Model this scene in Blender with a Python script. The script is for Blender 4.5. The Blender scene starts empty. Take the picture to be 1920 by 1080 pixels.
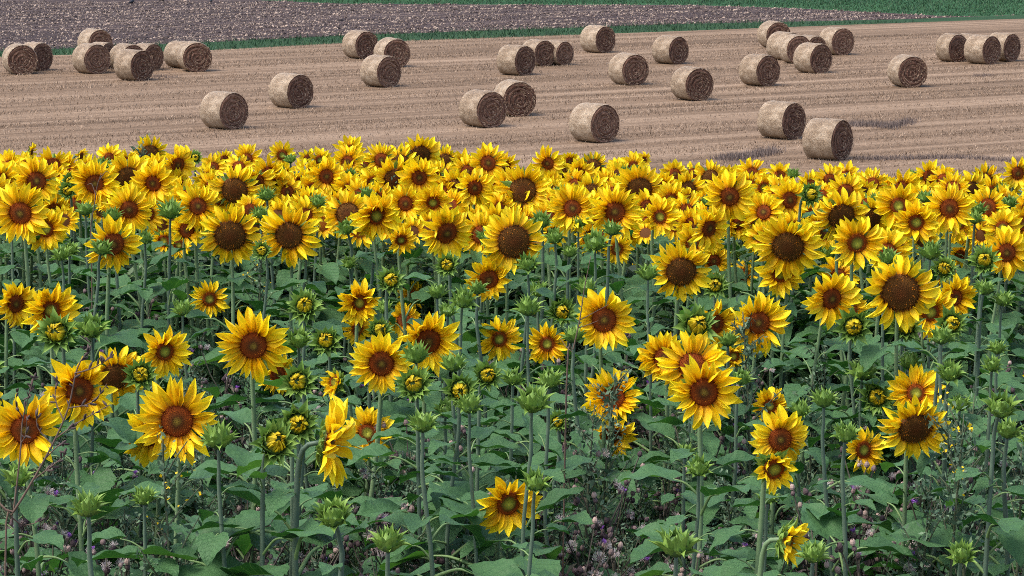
import bpy, math, random
import numpy as np
from mathutils import Matrix, Vector, noise

# ------------------------------------------------------------------ camera, sky, sun, exposure
scene = bpy.context.scene
FPX = 1920 * 100.0 / 36.0
ZC = 3.4
PITCH = math.atan(840 / FPX)
cam_data = bpy.data.cameras.new("camera")
cam_data.lens = 100.0
cam_data.sensor_width = 36.0
cam_data.clip_start = 0.1
cam_data.clip_end = 6000
cam = bpy.data.objects.new("camera", cam_data)
scene.collection.objects.link(cam)
cam.location = (0, 0, ZC)
cam.rotation_euler = (math.pi / 2 - PITCH, 0, 0)
scene.camera = cam

SUN_EL, SUN_AZ = math.radians(60), math.radians(-118)      # azimuth clockwise from +Y: from the left, a little in front
world = bpy.data.worlds.new("World")
scene.world = world
world.use_nodes = True
wn = world.node_tree.nodes
wn.clear()
sky = wn.new("ShaderNodeTexSky")
sky.sky_type = 'NISHITA'
sky.sun_disc = False
sky.sun_elevation = SUN_EL
sky.sun_rotation = SUN_AZ
sky.air_density = 1.0
sky.dust_density = 4.0
sky.ozone_density = 1.5
bg = wn.new("ShaderNodeBackground")
bg.inputs['Strength'].default_value = 0.15
wo = wn.new("ShaderNodeOutputWorld")
world.node_tree.links.new(sky.outputs[0], bg.inputs[0])
world.node_tree.links.new(bg.outputs[0], wo.inputs[0])

sun_data = bpy.data.lights.new("sun", 'SUN')
sun_data.energy = 1.2
sun_data.angle = math.radians(24)
sun_data.color = (1.0, 0.95, 0.88)
sun = bpy.data.objects.new("sun", sun_data)
scene.collection.objects.link(sun)
sdir = Vector((math.sin(SUN_AZ) * math.cos(SUN_EL), math.cos(SUN_AZ) * math.cos(SUN_EL), math.sin(SUN_EL)))
sun.rotation_euler = sdir.to_track_quat('Z', 'Y').to_euler()

scene.view_settings.view_transform = 'Standard'
scene.view_settings.look = 'None'
scene.view_settings.exposure = 1.22
scene.view_settings.gamma = 1.0
scene.render.engine = 'CYCLES'
scene.cycles.max_bounces = 6
scene.cycles.diffuse_bounces = 3
scene.cycles.glossy_bounces = 2
scene.cycles.transmission_bounces = 3
scene.cycles.transparent_max_bounces = 4
scene.cycles.caustics_reflective = False
scene.cycles.caustics_refractive = False
scene.cycles.filter_width = 0.95
scene.cycles.use_denoising = False

# ------------------------------------------------------------------ helpers
COL = scene.collection
R = random.Random(11)
PI, TAU = math.pi, math.tau

def ray(x, y):
    cx, cy = (x - 960) / FPX, (540 - y) / FPX
    return Vector((cx, math.cos(PITCH) + cy * math.sin(PITCH), -math.sin(PITCH) + cy * math.cos(PITCH)))

def at_dist(x, y, Y):
    d = ray(x, y)
    return Vector((0, 0, ZC)) + d * (Y / d.y)

def on_level(x, y, z):
    d = ray(x, y)
    return Vector((0, 0, ZC)) + d * ((z - ZC) / d.z)

def mesh(name, verts, faces, mats=(), smooth=True, uv=None, mi=None):
    me = bpy.data.meshes.new(name)
    me.from_pydata([tuple(v) for v in verts], [], faces)
    for m in mats:
        me.materials.append(m)
    if smooth:
        me.polygons.foreach_set('use_smooth', [True] * len(me.polygons))
    if mi is not None:
        me.polygons.foreach_set('material_index', mi)
    if uv is not None:
        ul = me.uv_layers.new(name='UVMap')
        idx = np.empty(len(me.loops), dtype=np.int32)
        me.loops.foreach_get('vertex_index', idx)
        ul.data.foreach_set('uv', np.asarray(uv, dtype=np.float32)[idx].ravel())
    me.update()
    return me

def np_mesh(name, V, F, mats=(), smooth=False, mi=None):
    """V (n,3), F (m,k) arrays, all faces the same size."""
    me = bpy.data.meshes.new(name)
    n, (m, k) = len(V), F.shape
    me.vertices.add(n)
    me.vertices.foreach_set('co', np.asarray(V, dtype=np.float32).ravel())
    me.loops.add(m * k)
    me.loops.foreach_set('vertex_index', F.astype(np.int32).ravel())
    me.polygons.add(m)
    me.polygons.foreach_set('loop_start', (np.arange(m) * k).astype(np.int32))
    for mt in mats:
        me.materials.append(mt)
    if mi is not None:
        me.polygons.foreach_set('material_index', np.asarray(mi, dtype=np.int32))
    if smooth:
        me.polygons.foreach_set('use_smooth', np.ones(m, dtype=bool))
    me.update(calc_edges=True)
    return me

def ob(name, me, parent=None, mat=None):
    o = bpy.data.objects.new(name, me)
    COL.objects.link(o)
    if parent is not None:
        o.parent = parent
    if mat is not None:
        o.matrix_basis = mat
    return o

def tag(o, label=None, cat=None, group=None, kind=None):
    if label: o['label'] = label
    if cat: o['category'] = cat
    if group: o['group'] = group
    if kind: o['kind'] = kind
    return o

def stuffpart(o):
    o['kind'] = 'stuff'
    return o

def grid_faces(n, m):
    return [(i * m + j, i * m + j + 1, (i + 1) * m + j + 1, (i + 1) * m + j) for i in range(n - 1) for j in range(m - 1)]

def tube(path, radii, sides=6, cap=True):
    V, F = [], []
    up = Vector((0.13, 0.31, 0.94)).normalized()
    prev = None
    for i, p in enumerate(path):
        t = (path[min(i + 1, len(path) - 1)] - path[max(i - 1, 0)]).normalized()
        if prev is None:
            a = t.cross(Vector((1, 0.1, 0)) if abs(t.x) < 0.9 else up).normalized()
        else:
            a = (prev - t * prev.dot(t)).normalized()
        prev = a
        b = t.cross(a)
        for k in range(sides):
            an = TAU * k / sides
            V.append(p + (a * math.cos(an) + b * math.sin(an)) * radii[i])
    for i in range(len(path) - 1):
        for k in range(sides):
            k2 = (k + 1) % sides
            F.append((i * sides + k, i * sides + k2, (i + 1) * sides + k2, (i + 1) * sides + k))
    if cap:
        F.append(tuple(range((len(path) - 1) * sides, len(path) * sides)))
    return V, F

def catmull(pts, per=4):
    out = []
    P = [pts[0]] + list(pts) + [pts[-1]]
    for i in range(1, len(P) - 2):
        for k in range(per):
            t = k / per
            a, b, c, d = P[i - 1], P[i], P[i + 1], P[i + 2]
            out.append(0.5 * ((2 * b) + (c - a) * t + (2 * a - 5 * b + 4 * c - d) * t * t + (3 * b - a - 3 * c + d) * t ** 3))
    out.append(pts[-1].copy())
    return out

def interp(tab, t):
    for (a, va), (b, vb) in zip(tab, tab[1:]):
        if t <= b:
            return va + (vb - va) * (t - a) / (b - a)
    return tab[-1][1]

class Join:
    """collects pieces of ONE part"""
    def __init__(s): s.v, s.f, s.m = [], [], []
    def add(s, V, F, mi=0, M=None):
        o = len(s.v)
        s.v += [M @ v for v in V] if M is not None else list(V)
        s.f += [tuple(i + o for i in f) for f in F]
        s.m += [mi] * len(F)

# ------------------------------------------------------------------ materials
class Mat:
    def __init__(s, name):
        s.m = bpy.data.materials.new(name)
        s.m.use_nodes = True
        s.t = s.m.node_tree
        s.t.nodes.clear()
        s.out = s.t.nodes.new('ShaderNodeOutputMaterial')
    def n(s, kind, **kw):
        nd = s.t.nodes.new('ShaderNode' + kind)
        for k, v in kw.items():
            if k.startswith('i_'):
                nd.inputs[k[2:].replace('_', ' ')].default_value = v
            else:
                setattr(nd, k, v)
        return nd
    def l(s, a, b): s.t.links.new(a, b)
    def ramp(s, fac, stops, mode='LINEAR'):
        r = s.n('ValToRGB')
        r.color_ramp.interpolation = mode
        e = r.color_ramp.elements
        e[0].position, e[0].color = stops[0][0], (*stops[0][1], 1)
        e[1].position, e[1].color = stops[1][0], (*stops[1][1], 1)
        for p, c in stops[2:]:
            x = e.new(p); x.color = (*c, 1)
        s.l(fac, r.inputs[0])
        return r.outputs[0]
    def math(s, op, a, b=None, clamp=False):
        nd = s.n('Math', operation=op, use_clamp=clamp)
        for i, v in enumerate((a, b)):
            if v is None: continue
            if isinstance(v, (int, float)): nd.inputs[i].default_value = v
            else: s.l(v, nd.inputs[i])
        return nd.outputs[0]
    def mix(s, fac, a, b, blend='MIX'):
        nd = s.n('MixRGB', blend_type=blend)
        for i, v in enumerate((fac, a, b)):
            if isinstance(v, (int, float)): nd.inputs[i].default_value = v
            elif isinstance(v, tuple): nd.inputs[i].default_value = (*v, 1)
            else: s.l(v, nd.inputs[i])
        return nd.outputs[0]
    def noise(s, vec, scale, detail=3, rough=0.55, dist=0.0):
        nd = s.n('TexNoise')
        nd.inputs['Scale'].default_value = scale
        nd.inputs['Detail'].default_value = detail
        nd.inputs['Roughness'].default_value = rough
        nd.inputs['Distortion'].default_value = dist
        if vec is not None: s.l(vec, nd.inputs['Vector'])
        return nd.outputs[0]
    def mapping(s, vec, sc=(1, 1, 1), rot=(0, 0, 0)):
        nd = s.n('Mapping')
        nd.inputs['Scale'].default_value = sc
        nd.inputs['Rotation'].default_value = rot
        s.l(vec, nd.inputs[0])
        return nd.outputs[0]
    def finish(s, col, rough=0.6, trans=0.0, trans_col=None, bump=None, bump_s=0.3, bump_d=0.01, spec=0.3, sheen=0.0):
        p = s.n('BsdfPrincipled')
        p.inputs['Roughness'].default_value = rough if not hasattr(rough, 'links') else 0.5
        p.inputs['Specular IOR Level'].default_value = spec
        if sheen:
            p.inputs['Sheen Weight'].default_value = sheen
        if isinstance(col, tuple): p.inputs['Base Color'].default_value = (*col, 1)
        else: s.l(col, p.inputs['Base Color'])
        if bump is not None:
            b = s.n('Bump'); b.inputs['Strength'].default_value = bump_s; b.inputs['Distance'].default_value = bump_d
            s.l(bump, b.inputs['Height']); s.l(b.outputs[0], p.inputs['Normal'])
        sh = p.outputs[0]
        if trans:
            tr = s.n('BsdfTranslucent')
            c = trans_col if trans_col is not None else col
            if isinstance(c, tuple): tr.inputs[0].default_value = (*c, 1)
            else: s.l(c, tr.inputs[0])
            mx = s.n('MixShader'); mx.inputs[0].default_value = trans
            s.l(p.outputs[0], mx.inputs[1]); s.l(tr.outputs[0], mx.inputs[2])
            sh = mx.outputs[0]
        s.l(sh, s.out.inputs[0])
        return s.m

def m_petal(name, base, mid, tip):
    M = Mat(name)
    uv = M.n('UVMap').outputs[0]
    sx = M.n('SeparateXYZ'); M.l(uv, sx.inputs[0])
    rnd = M.n('ObjectInfo').outputs['Random']
    col = M.ramp(sx.outputs[0], [(0.0, base), (0.90, tip), (0.24, mid)])
    st = M.noise(M.mapping(uv, (2, 16, 1)), 1.0, 3)
    col = M.mix(M.math('MULTIPLY', st, 0.35), col, M.mix(1.0, col, (0.90, 0.72, 0.6), 'MULTIPLY'))
    hs = M.n('HueSaturation')
    M.l(M.math('ADD', M.math('MULTIPLY', rnd, 0.018), 0.491), hs.inputs['Hue'])
    M.l(M.math('ADD', M.math('MULTIPLY', rnd, 0.22), 0.90), hs.inputs['Value'])
    M.l(col, hs.inputs['Color'])
    tc = M.mix(1.0, hs.outputs[0], (1.0, 0.95, 0.6), 'MULTIPLY')
    return M.finish(hs.outputs[0], 0.5, 0.30, tc, bump=st, bump_s=0.5, bump_d=0.004, spec=0.25)

PETAL = m_petal('petal_yellow', (0.62, 0.22, 0.004), (0.92, 0.60, 0.006), (0.96, 0.78, 0.02))
PETAL_Y = m_petal('young_petal_yellow', (0.22, 0.25, 0.02), (0.48, 0.42, 0.02), (0.66, 0.50, 0.015))

def m_disc(name, stops):
    M = Mat(name)
    co = M.n('TexCoord').outputs['Object']
    sx = M.n('SeparateXYZ'); M.l(co, sx.inputs[0])
    r = M.math('SQRT', M.math('ADD', M.math('MULTIPLY', sx.outputs[0], sx.outputs[0]), M.math('MULTIPLY', sx.outputs[1], sx.outputs[1])))
    nz = M.noise(co, 3.0, 2)
    rr = M.math('ADD', r, M.math('MULTIPLY', M.math('SUBTRACT', nz, 0.5), 0.22))
    col = M.ramp(rr, stops)
    isl = M.n('NewGeometry').outputs['Random Per Island']
    speck = M.math('GREATER_THAN', isl, 0.80)
    ring = M.ramp(rr, [(0.40, (0, 0, 0)), (0.95, (0.55, 0.55, 0.55)), (0.62, (1, 1, 1))])
    col = M.mix(M.math('MULTIPLY', speck, ring), col, (0.62, 0.20, 0.015))
    col = M.mix(M.math('MULTIPLY', isl, 0.5), col, M.mix(1.0, col, (0.35, 0.3, 0.3), 'MULTIPLY'))
    return M.finish(col, 0.8, spec=0.12)

DISC_B = m_disc('disc_brown', [(0.0, (0.22, 0.15, 0.02)), (1.0, (0.18, 0.034, 0.005)), (0.30, (0.085, 0.030, 0.007)), (0.7, (0.25, 0.052, 0.007))])
DISC_G = m_disc('disc_green_centre', [(0.0, (0.50, 0.50, 0.06)), (1.0, (0.36, 0.09, 0.007)), (0.34, (0.27, 0.27, 0.03)), (0.55, (0.13, 0.070, 0.010)), (0.70, (0.24, 0.045, 0.006))])
DISC_O = m_disc('disc_broad', [(0.0, (0.12, 0.035, 0.007)), (1.0, (0.11, 0.042, 0.012)), (0.4, (0.105, 0.040, 0.009)), (0.75, (0.16, 0.068, 0.014))])

def m_leaf(name, top, under, vein):
    M = Mat(name)
    uv = M.n('UVMap').outputs[0]
    sx = M.n('SeparateXYZ'); M.l(uv, sx.inputs[0])
    av = M.math('ABSOLUTE', sx.outputs[1])
    mid = M.math('LESS_THAN', av, 0.014)
    ph = M.math('FRACT', M.math('MULTIPLY', M.math('SUBTRACT', sx.outputs[0], M.math('MULTIPLY', av, 0.8)), 6.5))
    lat = M.math('LESS_THAN', M.math('ABSOLUTE', M.math('SUBTRACT', ph, 0.5)), 0.055)
    vv = M.math('MAXIMUM', mid, M.math('MULTIPLY', lat, 0.6))
    oi = M.n('ObjectInfo').outputs['Random']
    geo = M.n('NewGeometry')
    nz = M.noise(M.n('TexCoord').outputs['Object'], 9.0, 4)
    col = M.ramp(oi, [(0.0, tuple(c * 0.62 for c in top)), (1.0, (top[0] * 3.4, top[1] * 2.2, top[2] * 1.9)), (0.55, top), (0.82, (top[0] * 1.7, top[1] * 1.45, top[2] * 1.35))])
    col = M.mix(M.math('MULTIPLY', nz, 0.5), col, M.mix(1.0, col, (0.6, 0.66, 0.66), 'MULTIPLY'))
    col = M.mix(M.math('MULTIPLY', vv, 0.6), col, vein)
    col = M.mix(geo.outputs['Backfacing'], col, under)
    tc = M.mix(1.0, col, (1.3, 1.5, 0.5), 'MULTIPLY')
    hgt = M.math('ADD', M.math('MULTIPLY', vv, -1.0), M.math('MULTIPLY', nz, 1.2))
    return M.finish(col, 0.45, 0.20, tc, bump=hgt, bump_s=0.8, bump_d=0.008, spec=0.14)

LEAF = m_leaf('sunflower_leaf', (0.028, 0.104, 0.034), (0.060, 0.135, 0.052), (0.105, 0.21, 0.085))

def m_simple(name, lo, hi, rough=0.6, trans=0.0, spec=0.3, island=False, scale=20.0, sheen=0.0, mid=None):
    M = Mat(name)
    if island:
        f = M.n('NewGeometry').outputs['Random Per Island']
    else:
        oi = M.n('ObjectInfo').outputs['Random']
        nz = M.noise(M.n('TexCoord').outputs['Object'], scale, 4)
        f = M.math('ADD', M.math('MULTIPLY', nz, 0.7), M.math('MULTIPLY', oi, 0.35), True)
    st = [(0.0, lo), (1.0, hi)]
    if mid: st.append((0.5, mid))
    return M.finish(M.ramp(f, st), rough, trans, spec=spec, sheen=sheen)

STEM = m_simple('sunflower_stem', (0.060, 0.115, 0.045), (0.17, 0.25, 0.12), 0.5, scale=30, sheen=0.08)
STEM_D = m_simple('bud_stem', (0.030, 0.058, 0.045), (0.11, 0.165, 0.10), 0.5, scale=22, sheen=0.08)
PETIOLE = m_simple('petiole', (0.085, 0.155, 0.05), (0.18, 0.27, 0.10), 0.55, scale=25)
BRACT = m_simple('bract_green', (0.060, 0.15, 0.025), (0.25, 0.38, 0.07), 0.5, 0.15, scale=8)
BUDCORE = m_simple('bud_core', (0.03, 0.07, 0.018), (0.07, 0.13, 0.03), 0.7)
BUDDISC = m_simple('bud_disc', (0.12, 0.12, 0.015), (0.30, 0.24, 0.02), 0.7, scale=5)
MUGLEAF = m_simple('mugwort_leaf', (0.030, 0.062, 0.036), (0.15, 0.225, 0.13), 0.6, 0.12, island=True, mid=(0.066, 0.122, 0.066))
MUGSTEM = m_simple('mugwort_stem', (0.05, 0.06, 0.035), (0.10, 0.12, 0.06), 0.7)
CHARLOCK = m_simple('charlock_flower', (0.75, 0.50, 0.01), (0.85, 0.62, 0.02), 0.5, 0.2, island=True)
UNDER = m_simple('undergrowth_leaf', (0.018, 0.046, 0.025), (0.14, 0.21, 0.11), 0.55, 0.12, island=True, mid=(0.045, 0.095, 0.050))
TH_BROWN = m_simple('thistle_dry_head', (0.035, 0.022, 0.026), (0.36, 0.26, 0.22), 0.8, island=True, mid=(0.085, 0.056, 0.058))
TH_STEM = m_simple('thistle_stem', (0.035, 0.025, 0.025), (0.09, 0.085, 0.055), 0.8, island=True)
TH_FLUFF = m_simple('thistle_down', (0.40, 0.33, 0.33), (0.70, 0.64, 0.62), 0.9, 0.3, island=True)
TH_PURPLE = m_simple('thistle_flower', (0.16, 0.035, 0.32), (0.42, 0.16, 0.62), 0.7, 0.2, island=True)
TWIG = m_simple('dry_twig', (0.055, 0.036, 0.028), (0.17, 0.115, 0.08), 0.85, scale=40)
TWIGPOD = m_simple('dry_pod', (0.025, 0.017, 0.018), (0.10, 0.07, 0.06), 0.85, island=True)
CROW = m_simple('crow_feather', (0.006, 0.006, 0.008), (0.014, 0.014, 0.018), 0.45)

# ------------------------------------------------------------------ terrain: fields from the far edge of the flowers to the horizon
ZF = -8.6
def zt(y):
    t = min(1, max(0, (y - 21) / 65))
    return ZF * t * t * (3 - 2 * t)

def edge(pts):
    W = sorted((on_level(px, py, ZF).xy for px, py in pts), key=lambda v: v.x)
    a, b = W[0], W[-1]
    def f(x):
        if x <= a.x:
            s = (W[1].y - a.y) / (W[1].x - a.x)
            return a.y + s * max(x - a.x, -90)
        if x >= b.x:
            s = (b.y - W[-2].y) / (b.x - W[-2].x)
            return b.y + s * min(x - b.x, 60)
        for p, q in zip(W, W[1:]):
            if x <= q.x:
                return p.y + (q.y - p.y) * (x - p.x) / (q.x - p.x)
    return f
E_STUB = edge([(0, 107), (400, 94), (640, 81), (1280, 58), (1850, 37), (1920, 35)])
E_PL0 = edge([(0, 96), (400, 79), (640, 67), (1280, 45), (1700, 36), (1800, 32), (1920, 28)])
_pl1 = edge([(0, -22), (480, 0), (640, 7), (1000, 9), (1280, 9), (1480, 15), (1600, 21), (1800, 31.5), (1920, 27.8)])
E_PL1 = lambda x: max(_pl1(x), E_PL0(x) + 0.02)

def strip(name, f0, f1, nv, mat, bias=1.0, xs=None):
    xs = xs if xs is not None else sorted(set([-1500, -700, -350, -180, -110] + list(np.linspace(-80, 80, 81)) + [110, 180, 350, 700, 1500]))
    V = []
    for x in xs:
        a, b = f0(x), f1(x)
        for k in range(nv + 1):
            y = a + (b - a) * (k / nv) ** bias
            V.append(Vector((x, y, zt(y))))
    me = mesh(name, V, grid_faces(len(xs), nv + 1), [mat])
    me.flip_normals() if me.polygons[0].normal.z < 0 else None
    o = ob(name, me)
    return tag(o, kind='structure')

def m_ground(name, stops, sx, sy, fine, rot=0.0, bands=None):
    M = Mat(name)
    co = M.n('TexCoord').outputs['Object']
    rc = M.mapping(co, (1, 1, 1), (0, 0, rot))
    a = M.noise(M.mapping(rc, (sx, sy, 1)), 1.0, 6, 0.65)
    b = M.noise(co, fine, 4, 0.7)
    f = M.math('ADD', M.math('MULTIPLY', a, 0.62), M.math('MULTIPLY', b, 0.42))
    col = M.ramp(f, stops)
    return M.finish(col, 0.9, bump=b, bump_s=0.6, bump_d=0.05, spec=0.1)

ROWANG = math.atan2(E_STUB(25) - E_STUB(-25), 50)
G_STUB = m_ground('stubble_ground', [(0.38, (0.076, 0.049, 0.029)), (0.64, (0.258, 0.183, 0.124)), (0.52, (0.166, 0.112, 0.072))], 0.025, 0.75, 7.0, -ROWANG)
G_PLOUGH = m_ground('ploughed_soil', [(0.38, (0.024, 0.016, 0.017)), (0.70, (0.17, 0.125, 0.105)), (0.54, (0.050, 0.035, 0.033))], 0.10, 0.9, 5.0, -ROWANG)
G_GRASS = m_ground('verge_ground', [(0.35, (0.013, 0.034, 0.015)), (0.7, (0.03, 0.07, 0.026))], 0.3, 1.0, 4.0, -ROWANG)
G_MEADOW = m_ground('meadow_ground', [(0.30, (0.012, 0.045, 0.017)), (0.72, (0.045, 0.115, 0.045)), (0.5, (0.022, 0.070, 0.026))], 0.06, 0.22, 1.6, -ROWANG + 0.2)
G_SOIL = m_ground('soil_ground', [(0.3, (0.05, 0.036, 0.030)), (0.75, (0.16, 0.12, 0.10))], 2.0, 2.0, 18.0)

strip('sunflower_soil', lambda x: -60.0, lambda x: 21.0, 24, G_SOIL)
strip('stubble_field', lambda x: 21.0, E_STUB, 60, G_STUB)
strip('grass_verge', E_STUB, E_PL0, 4, G_GRASS)
strip('ploughed_field', E_PL0, E_PL1, 30, G_PLOUGH)
strip('meadow', E_PL1, lambda x: 4200.0, 40, G_MEADOW, 2.4)

# stubble straws: cut stalks in drilled rows, too many to count
nr = np.random.default_rng(5)
def blades(name, X, Y, h, w, lean, mat, zoff=-0.02):
    n = len(X)
    Z = np.array([zt(y) for y in Y]) + zoff
    ang = nr.uniform(0, TAU, n)
    dx, dy = np.cos(ang) * w / 2, np.sin(ang) * w / 2
    la = nr.uniform(0, TAU, n)
    lx, ly = np.cos(la) * lean * h, np.sin(la) * lean * h
    V = np.empty((n, 3, 3))
    V[:, 0] = np.stack([X - dx, Y - dy, Z], 1)
    V[:, 1] = np.stack([X + dx, Y + dy, Z], 1)
    V[:, 2] = np.stack([X + lx, Y + ly, Z + h], 1)
    F = np.arange(n * 3).reshape(n, 3)
    return ob(name, np_mesh(name, V.reshape(-1, 3), F, [mat]))

def scatter_field(n, f0, f1, y_lo, y_hi, wide=0.2):
    """points in the visible wedge, even per square metre"""
    Y = np.sqrt(nr.uniform(y_lo ** 2, y_hi ** 2, n))
    X = nr.uniform(-wide, wide, n) * Y
    a = np.array([f0(x) for x in X]); b = np.array([f1(x) for x in X])
    k = (Y > a) & (Y < b)
    return X[k], Y[k]

STRAW = m_simple('stubble_straw', (0.088, 0.056, 0.033), (0.38, 0.284, 0.202), 0.75, island=True, mid=(0.200, 0.139, 0.092))
X, Y = scatter_field(345000, lambda x: 92.0, E_STUB, 92, 178, 0.21)
rowc = (Y * math.cos(ROWANG) - X * math.sin(ROWANG))
bandv = np.sin(rowc * 0.95 + 1.2 * np.sin(rowc * 0.21 + X * 0.02)) + 0.7 * np.sin(rowc * 2.3 + 0.3 * np.sin(X * 0.11))
keep = nr.uniform(0, 1, len(X)) < 0.44 + 0.40 * bandv
X, Y = X[keep], Y[keep]
n = len(X)
stub = blades('stubble_straw', X, Y, nr.uniform(0.05, 0.16, n), nr.uniform(0.015, 0.042, n), nr.uniform(0.1, 1.1, n), STRAW)
tag(stub, 'short cut straw stubble covering the bale field', 'stubble', kind='stuff')

# taller grey patches the mower missed
TALL = m_simple('tall_stubble', (0.065, 0.048, 0.044), (0.24, 0.185, 0.155), 0.8, island=True)
def patch(pts, n, label, h0=0.15, h1=0.34, spread=0.35):
    W = [on_level(px, py, ZF) for px, py in pts]
    t = nr.uniform(0, len(W) - 1.001, n); i = t.astype(int); fr = t - i
    P = np.array([[w.x, w.y] for w in W])
    q = P[i] * (1 - fr)[:, None] + P[np.minimum(i + 1, len(W) - 1)] * fr[:, None]
    X, Y = q[:, 0] + nr.normal(0, spread * 0.6, n), q[:, 1] + nr.normal(0, spread, n)
    o = blades('tall_stubble', X, Y, nr.uniform(h0, h1, n), nr.uniform(0.015, 0.04, n), nr.uniform(0.05, 0.5, n), TALL)
    tag(o, label, 'stubble', kind='stuff')
patch([(1590, 236), (1640, 236), (1672, 240), (1708, 228)], 1500, 'dark strip of taller stubble right of the two near right bales')
patch([(1355, 300), (1400, 296), (1455, 284)], 1300, 'dark strip of taller stubble left of the nearest right bale')
patch([(1602, 299), (1700, 298), (1800, 296), (1925, 304)], 1600, 'long thin strip of darker stubble right of the nearest bale', 0.1, 0.22, 0.25)
patch([(292, 143), (322, 146)], 300, 'small heap of grey straw beside the left bale cluster', 0.06, 0.16, 0.5)
patch([(1830, 144), (1858, 141)], 160, 'small tuft of taller stubble below the right bale row', 0.1, 0.2, 0.3)

# grass on the verge and the meadow
GRASS = m_simple('verge_grass_blade', (0.012, 0.034, 0.016), (0.045, 0.10, 0.038), 0.6, 0.15, island=True, mid=(0.022, 0.060, 0.024))
X, Y = scatter_field(60000, lambda x: E_STUB(x) - 0.2, lambda x: E_PL0(x) + 0.25, 140, 190)
n = len(X)
o = blades('verge_grass', X, Y, nr.uniform(0.08, 0.36, n), nr.uniform(0.03, 0.07, n), nr.uniform(0.1, 0.9, n), GRASS)
tag(o, 'dark green grass strip between stubble and ploughed soil', 'grass', kind='stuff')
X, Y = scatter_field(160000, E_PL1, lambda x: 230.0, 165, 232)
n = len(X)
o = blades('meadow_grass', X, Y, nr.uniform(0.06, 0.22, n), nr.uniform(0.03, 0.08, n), nr.uniform(0.1, 0.9, n), GRASS)
tag(o, 'green meadow grass beyond the ploughed field', 'grass', kind='stuff')

# clods and straw litter on the ploughed field
def chunks(name, X, Y, size, flat, mats, mi=None, zo=0.0):
    n = len(X)
    base = np.array([(1, 0, 0), (-1, 0, 0), (0, 1, 0), (0, -1, 0), (0, 0, 1), (0, 0, -0.4)], float)
    P = base[None] * nr.uniform(0.55, 1.25, (n, 6, 1)) + nr.normal(0, 0.12, (n, 6, 3))
    a = nr.uniform(0, TAU, n)
    c, s = np.cos(a)[:, None], np.sin(a)[:, None]
    sx = nr.uniform(0.7, 2.0, n)[:, None]
    x, y = P[:, :, 0] * sx, P[:, :, 1]
    Q = np.stack([x * c - y * s, x * s + y * c, P[:, :, 2] * flat], 2) * size[:, None, None]
    Z = np.array([zt(v) for v in Y])
    Q += np.stack([X, Y, Z + zo], 1)[:, None, :]
    T = np.array([(0, 2, 4), (2, 1, 4), (1, 3, 4), (3, 0, 4), (2, 0, 5), (1, 2, 5), (3, 1, 5), (0, 3, 5)])
    F = (T[None] + (np.arange(n) * 6)[:, None, None]).reshape(-1, 3)
    return ob(name, np_mesh(name, Q.reshape(-1, 3), F, mats))
CLOD = m_simple('soil_clod', (0.015, 0.010, 0.010), (0.34, 0.26, 0.205), 0.85, island=True, mid=(0.078, 0.054, 0.046))
X, Y = scatter_field(125000, E_PL0, E_PL1, 145, 215)
rowc = (Y * math.cos(ROWANG) - X * math.sin(ROWANG))
keep = nr.uniform(0, 1, len(X)) < 0.58 + 0.30 * np.sin(rowc * 2.1 + 0.8 * np.sin(X * 0.17)) + 0.22 * np.sin(rowc * 0.7 + 1.0)
X, Y, rowc = X[keep], Y[keep], rowc[keep]
n = len(X)
sz = nr.uniform(0.018, 0.085, n) * (1.0 + 0.6 * np.sin(rowc * 1.9 + 0.6 * np.sin(X * 0.3)))
o = chunks('soil_clods', X, Y, sz, 0.9, [CLOD])
tag(o, 'rough mauve brown clods and straw litter on the ploughed field', 'soil', kind='stuff')

X, Y = scatter_field(30000, E_PL0, E_PL1, 145, 215)
n = len(X)
LITTER = m_simple('straw_litter', (0.09, 0.063, 0.050), (0.40, 0.32, 0.245), 0.8, island=True, mid=(0.21, 0.16, 0.125))
o = blades('straw_litter', X, Y, nr.uniform(0.04, 0.16, n), nr.uniform(0.02, 0.06, n), nr.uniform(0.4, 2.0, n), LITTER, 0.0)
tag(o, 'pale straw litter strewn over the ploughed field', 'straw', kind='stuff')

# ------------------------------------------------------------------ straw bales
def m_bale(name, stops, endface):
    M = Mat(name)
    co = M.n('TexCoord').outputs['Object']
    oi = M.n('ObjectInfo').outputs['Random']
    if endface:
        sx = M.n('SeparateXYZ'); M.l(co, sx.inputs[0])
        r = M.math('SQRT', M.math('ADD', M.math('MULTIPLY', sx.outputs[1], sx.outputs[1]), M.math('MULTIPLY', sx.outputs[2], sx.outputs[2])))
        an = M.math('ARCTAN2', sx.outputs[1], sx.outputs[2])
        cb = M.n('CombineXYZ')
        M.l(M.math('ADD', r, M.math('MULTIPLY', an, 0.012)), cb.inputs[0]); M.l(M.math('MULTIPLY', an, 0.16), cb.inputs[1]); M.l(oi, cb.inputs[2])
        a = M.noise(M.mapping(cb.outputs[0], (11, 7, 9)), 1.0, 4, 0.65, 0.8)
        b = M.noise(M.mapping(cb.outputs[0], (44, 10, 9)), 1.0, 3, 0.6)
    else:
        a = M.noise(M.mapping(co, (3, 3, 3)), 1.0, 3, 0.6)
        b = M.noise(M.mapping(co, (30, 24, 24)), 1.0, 4, 0.75, 0.8)
    f = M.math('ADD', M.math('ADD', M.math('MULTIPLY', a, 0.5), M.math('MULTIPLY', b, 0.62)), M.math('MULTIPLY', oi, 0.06))
    col = M.ramp(f, stops)
    return M.finish(col, 0.8 if endface else 0.62, bump=b, bump_s=0.9, bump_d=0.06, spec=0.1 if endface else 0.35)
B_SIDE = m_bale('bale_wrap', [(0.36, (0.075, 0.046, 0.024)), (0.74, (0.44, 0.35, 0.25)), (0.55, (0.225, 0.158, 0.098))], False)
B_END = m_bale('bale_end', [(0.42, (0.022, 0.010, 0.008)), (0.74, (0.34, 0.20, 0.135)), (0.57, (0.115, 0.058, 0.040))], True)
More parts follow.
